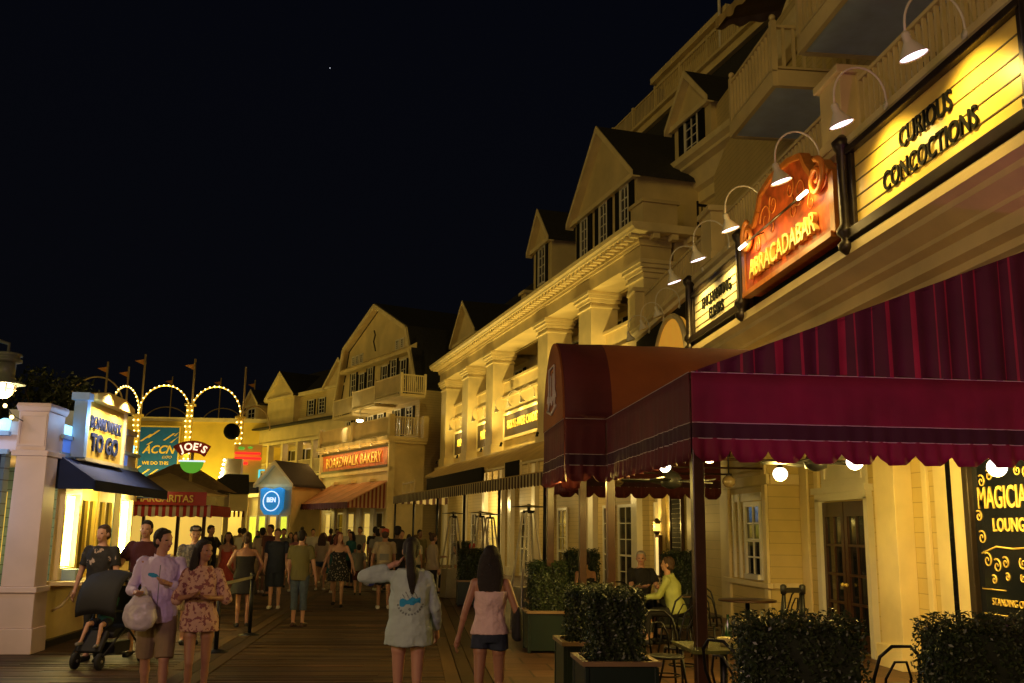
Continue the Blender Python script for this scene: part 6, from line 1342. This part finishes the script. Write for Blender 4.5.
# middle distance
wk1 = dict(ll=((.02, .3, -1), (0, -.05, -1)), rl=((.02, -.22, -1), (0, -.5, -1))); wk2 = dict(ll=((.02, -.2, -1), (0, -.45, -1)), rl=((.02, .3, -1), (0, -.1, -1)))
person('man in an olive tee, rolled jeans and flip flops, seen from behind', (-2.02, 18.7, 0), R(-12), 1.72, False, 'skin', ('short', 'hair'), ('tee', olive, .84), ('capri', denim, 1.45), 'wood', vox=.013, ra_=((.25, .05, -1), (.1, .3, -1)))
person('woman in a black floral short dress with auburn hair walking towards the viewer', (-1.66, 23.4, 0), PI, 1.7, True, 'skin', ('mid', 'haird'), ('dress', blkfl, .62), None, 'pants' and blk, vox=.014, la=((.45, .0, -1), (.3, .2, -1)), ra_=((.45, 0, -1), (.3, .2, -1)), extra='strap', hy=R(35), bulk=1.12, **wk1)
tN, _, _, _ = person('man in a navy tee with pale prints and long dark shorts facing the viewer', (-3.0, 22.8, 0), PI, 1.74, False, 'skin', ('short', 'hairb'), ('tee', navyc, .78), ('shorts', navyc, 1.0), 'white', vox=.014, bulk=1.1)
person('woman in a black tank top with her back turned, left of the near stanchion', (-3.0, 18.6, 0), R(15), 1.66, True, 'skin2', ('bun', 'hairb'), ('tank', blk, .9), ('skirt', blk, .62), 'black', vox=.014, la=((.5, 0, -1), (-.3, .7, -.4)), ra_=((.6, 0, -1), (-.2, .5, -.7)), bulk=1.15)
person('man with backpack, red cap and plastic bag walking away down the boardwalk', (-.6, 22.8, 0), R(5), 1.78, False, 'skin2', ('short', 'hairb'), ('tee', beige, .9), ('shorts', blk, .85), 'white', vox=.014, hair2=redc, la=((.3, 0, -1), (.1, .1, -1)), **wk1)
person('child in a grey tee and red shorts walking beside the floral dress woman', (-1.42, 27.5, 0), .1, 1.36, False, 'skin', ('short', 'hair'), ('tee', greyc, .85), ('shorts', maroon, .9), 'black', vox=.018, **wk2)
person('woman in a coral dress facing the viewer, in the crowd at the left', (-4.35, 24.3, 0), PI, 1.66, True, 'skin2', ('long', 'hair'), ('dress', redc, .58), None, 'black', vox=.016, extra='strap', **wk2)
person('man in black tee and dark trousers standing left of the coral dress woman', (-5.0, 25.5, 0), PI + 1.0, 1.8, False, 'skin2', ('short', 'hair'), ('tee', blk, .88), ('pants', navyc, 1.9), 'black', vox=.016, la=((.3, .5, -1), (-.3, .9, .2)))
person('woman in a teal top in the crowd behind the floral dress woman', (-1.85, 31, 0), 2.4, 1.68, True, 'skin2', ('mid', 'hair'), ('tee', tealc, .85), ('pants', blk, 1.8), 'black', vox=.017)
person('woman in a beige jacket with tied hair standing by the patio posts', (.52, 24.3, 0), R(-60), 1.68, True, 'skin', ('bun', 'hairb'), ('long', beige, .85), ('pants', blk, 1.7), 'black', vox=.015, la=((.1, .4, -1), (-.2, 1, .1)))
person('tall man in a dark cap walking away just right of the backpack man', (-.35, 24.5, 0), 0, 1.85, False, 'skin3', ('short', 'hair'), ('tee', blk, .86), ('pants', navyc, 1.9), 'black', vox=.016, hair2=blk, **wk2)
# seated diners
sit = dict(ll=((.12, 1, -.05), (0, .05, -1)), rl=((.12, 1, -.05), (0, .05, -1)), seat=.46)
person('bearded man in a black tee sitting at the cafe table, facing the aisle', (3.98, 17.1, 0), R(190), 1.84, False, 'skin', ('short', 'hairg'), ('tee', blk, .88), ('pants', blk, 1.8), 'black', vox=.013, la=((.2, .6, -1), (-.4, 1, .1)), ra_=((.2, .6, -1), (-.4, 1, .1)), fine=True, hy=R(-25), **sit)
person('woman in a yellow green long sleeve top sitting bent over the cafe table', (4.2, 15.6, 0), R(65), 1.76, True, 'skin', ('short', 'hairb'), ('long', lime, .87), ('pants', blk, 1.8), 'black', vox=.013, la=((.2, .7, -.8), (-.2, 1, .1)), ra_=((.2, .7, -.8), (-.2, 1, .1)), lean=R(14), hp=R(-20), fine=True, **sit)
person('dark haired woman with bare shoulders sitting behind the second post', (3.1, 17.65, 0), R(10), 1.72, True, 'skin2', ('bun', 'hair'), ('tank', blk, .9), ('pants', blk, 1.8), 'black', vox=.014, **sit)
person('seated person in pale top by the lit doorway, left of the orange haired one', (1.25, 27.6, 0), 1.3, 1.72, True, 'skin', ('mid', 'hair'), ('tee', whitec, .9), ('pants', blk, 1.8), 'black', vox=.018, **sit)
person('person with orange hair and navy top seated by the lit doorway', (1.72, 28.2, 0), -1.2, 1.76, False, 'skin', ('short', redc), ('tee', navyc, .9), ('pants', blk, 1.8), 'black', vox=.018, **sit)
# crowd prototypes and their copies
PR = []
def proto(*a, **k): PR.append(person(*a, **k)[0]); return PR[-1]
gcr = 'strollers in the distant crowd'
proto('man in grey tee and dark shorts far back, left of the navy tee man', (-3.9, 31, 0), PI, 1.76, False, 'skin', ('short', 'hair'), ('tee', greyc, .86), ('shorts', navyc, .95), 'black', vox=.02, group=gcr, **wk1)
proto('woman in white top and dark shorts far back, above the olive tee man', (-2.9, 33.5, 0), PI, 1.64, True, 'skin', ('long', 'hairb'), ('tee', whitec, .9), ('shorts', denim, .4), 'white', vox=.02, group=gcr, **wk2)
proto('tall man all in black far back, right of the teal topped woman', (-1.2, 33, 0), 0, 1.86, False, 'skin2', ('short', 'hair'), ('tee', blk, .86), ('pants', blk, 1.9), 'black', vox=.02, group=gcr, **wk1)
proto('woman in a pink dress far back near the striped bakery awning', (-4.4, 37, 0), PI, 1.62, True, 'skin', ('mid', 'hair'), ('dress', pinkd, .6), None, 'white', vox=.02, extra='strap', group=gcr, **wk2)
proto('man in maroon tee and khaki shorts far back in the middle', (-3.2, 40, 0), .2, 1.78, False, 'skin3', ('short', 'hair'), ('tee', maroon, .86), ('shorts', khaki, .95), 'white', vox=.02, group=gcr, **wk2)
colr = {'black': blk, 'navy': navyc, 'grey': greyc, 'white': whitec, 'coral': redc, 'teal': tealc, 'beige': beige, 'maroon': maroon, 'pink': pinkd, 'olive': olive}
CR = [(-5.6, 29, 2, 'grey', 'leftmost of the crowd, beside the drinks kiosk'), (-5.1, 31, 0, 'white', 'right beside the drinks kiosk, second from the left'), (-4.7, 29.5, 1, 'grey', 'behind the coral dress woman, on her left'), (-4.1, 28, 4, 'beige', 'behind the coral dress woman, on her right'), (-3.75, 27, 2, 'maroon', 'just left of the black tank top woman'), (-3.3, 29, 1, 'pink', 'above the black tank top woman'),
      (-6.4, 38, 0, 'beige', 'in front of the low hip roofed shop'), (-5.9, 41, 1, 'navy', 'in front of the neon lit shop'), (-5.3, 36, 4, 'teal', 'in front of the blue badge shop'), (-4.9, 43, 3, 'white', 'under the blue badge sign'), (-3.7, 38, 0, 'white', 'right of the blue badge shop door'),
      (-2.6, 29.5, 1, 'beige', 'right behind the olive tee man'), (-2.15, 28.5, 3, 'teal', 'left of the floral dress woman'), (-1.0, 29.5, 4, 'grey', 'between the child and the backpack man'), (-.85, 29.0, 2, 'grey', 'left of the backpack man'), (-.3, 30, 0, 'coral', 'behind the tall dark capped man'),
      (.1, 27.5, 1, 'white', 'left of the beige jacket woman'), (.25, 31, 4, 'olive', 'by the first black awning post'), (-.1, 35, 3, 'maroon', 'below the dark awning fascia'), (-1.9, 37, 2, 'grey', 'below the bakery sign, left part'), (-2.6, 42, 0, 'white', 'below the bakery sign, far away'), (-1.6, 44, 1, 'pink', 'at the bakery doors'), (-3.4, 46, 4, 'navy', 'farthest, between the bakery and the badge shop'), (-5.2, 48, 2, 'black', 'farthest, in front of the far wing'), (-6.8, 45, 1, 'maroon', 'farthest left, before the far wing')]
gar = ['man in %s tee and shorts', 'woman in %s top and denim shorts', 'tall man in %s tee and black trousers', 'woman in a %s dress', 'man in %s tee and khaki shorts']
for i, (x, y, pi_, c, where) in enumerate(CR):
    q = PR[pi_]; n_ = dup(q, (x, y, q.location.z), [PI, 0, PI + .5, .4, PI - .6][i % 5], (gar[pi_] % c) + ', ' + where)
    for ch in n_.children:
        if ch.name.split('.')[0] in ('top', 'dress'): ch.material_slots[0].link = 'OBJECT'; ch.material_slots[0].material = colr[c]
# carried things
t = thing('plastic_bag', 'bulging white plastic carrier bag held by the man in the lavender shirt', 'bag', (-2.6, 10.12, .76)); b = MB(); b.loft([(0, 0, 0, .06, .04), (0, 0, .03, .13, .08), (0, 0, .12, .165, .1), (0, 0, .24, .14, .085), (.0, 0, .33, .07, .05), (.02, 0, .42, .02, .02)]); put('bag_body', remesh(b, paint('white plastic film', (.62, .58, .66), .35, .1, 12.), .012, 1, .05, 'bag'), t)
t = thing('plastic_bag', 'blue and white plastic bag hanging from the hand of the backpack man', 'bag', (-.92, 22.8, .5)); b = MB(); b.loft([(0, 0, 0, .06, .04), (0, 0, .04, .13, .07), (0, 0, .2, .15, .08), (0, 0, .33, .04, .03)]); put('bag_body', remesh(b, blotch('blue white film', (.4, .4, .5), (.05, .06, .35), 9, .52), .015, 1, .04, 'bag'), t)
t = thing('backpack', 'pale backpack on the back of the man with the cap', 'backpack', (-.6, 22.62, 1.0)); b = MB(); b.loft([(0, 0, 0, .14, .07), (0, 0, .05, .17, .1), (0, 0, .3, .16, .1), (0, 0, .42, .12, .07), (0, 0, .46, .05, .03)]); put('pack_body', remesh(b, beige, .015, 1, .01, 'pack'), t); MB().box(-.1, .1, -.13, -.09, .08, .22).build('pocket', greyc, t)
t = thing('shoulder_bag', 'black shoulder bag at the right hip of the woman in the tank top', 'bag', (.98, 9.17, .78)); b = MB(); b.loft([(0, 0, 0, .035, .1), (0, 0, .03, .05, .13), (0, 0, .25, .045, .12), (0, 0, .3, .02, .09)]); put('bag_body', remesh(b, blk, .012, 1, .01, 'bag'), t); MB().tube([(0, .05, .28), (-.1, .0, .48), (-.28, -.13, .68), (-.33, 0, .66), (-.2, .12, .5), (0, .08, .3)], .008, 5).build('strap', M['black'], t)
r_ = Vector((-69.1, 659.9, 326.2))
o = MB().ball((0, 0, 0), .35, 8, 6).build('star', glow('starlight', (.8, .85, 1), .8, False)); o.location = r_; tag(o, 'single faint star in the black sky above the boardwalk', 'star')
# ------------------------------------------------------------------ camera and render settings
cd = bpy.data.cameras.new('camera'); cam = bpy.data.objects.new('camera', cd); COL.objects.link(cam); sc.camera = cam
cd.sensor_width = 36; cd.lens = 976 / 1024 * 36; cd.clip_start = .1; cd.clip_end = 2000
m = Matrix(((0.99489, -0.03196, -0.09576), (-0.10009, -0.18868, -0.97692), (0.01315, 0.98152, -0.19091)))
m = Matrix(((0.99489, -0.03196, -0.09576), (0.10009, 0.18868, 0.97692), (-0.01315, 0.98152, -0.19091)))
# rows of the world axes in camera space
Xc, Yc, Zc = Vector((0.99489, -0.03196, -0.09576)), Vector((-0.10009, -0.18868, -0.97692)), Vector((0.01315, 0.98152, -0.19091))
cam.matrix_world = Matrix.Translation((0, 0, 1.75)) @ Matrix((Xc, Yc, Zc)).to_4x4()
sc.view_settings.view_transform = 'Standard'; sc.view_settings.look = 'None'; sc.view_settings.exposure = 0.2; sc.view_settings.gamma = 1; sc.view_settings.use_curve_mapping = False
sl_ = bpy.data.lights.new('night_glow', 'SUN'); sl_.energy = .38; sl_.angle = R(25); sl_.color = (1, .68, .17)  # sun added as an even warm fill on the facades
so_ = bpy.data.objects.new('night_glow', sl_); COL.objects.link(so_); so_.rotation_euler = Vector((.66, .68, -.2)).to_track_quat('-Z', 'Y').to_euler()
sc.cycles.use_denoising = True; sc.cycles.max_bounces = 5; sc.cycles.diffuse_bounces = 3; sc.cycles.glossy_bounces = 2; sc.cycles.transmission_bounces = 4; sc.cycles.sample_clamp_indirect = 4; sc.cycles.caustics_reflective = False; sc.cycles.caustics_refractive = False
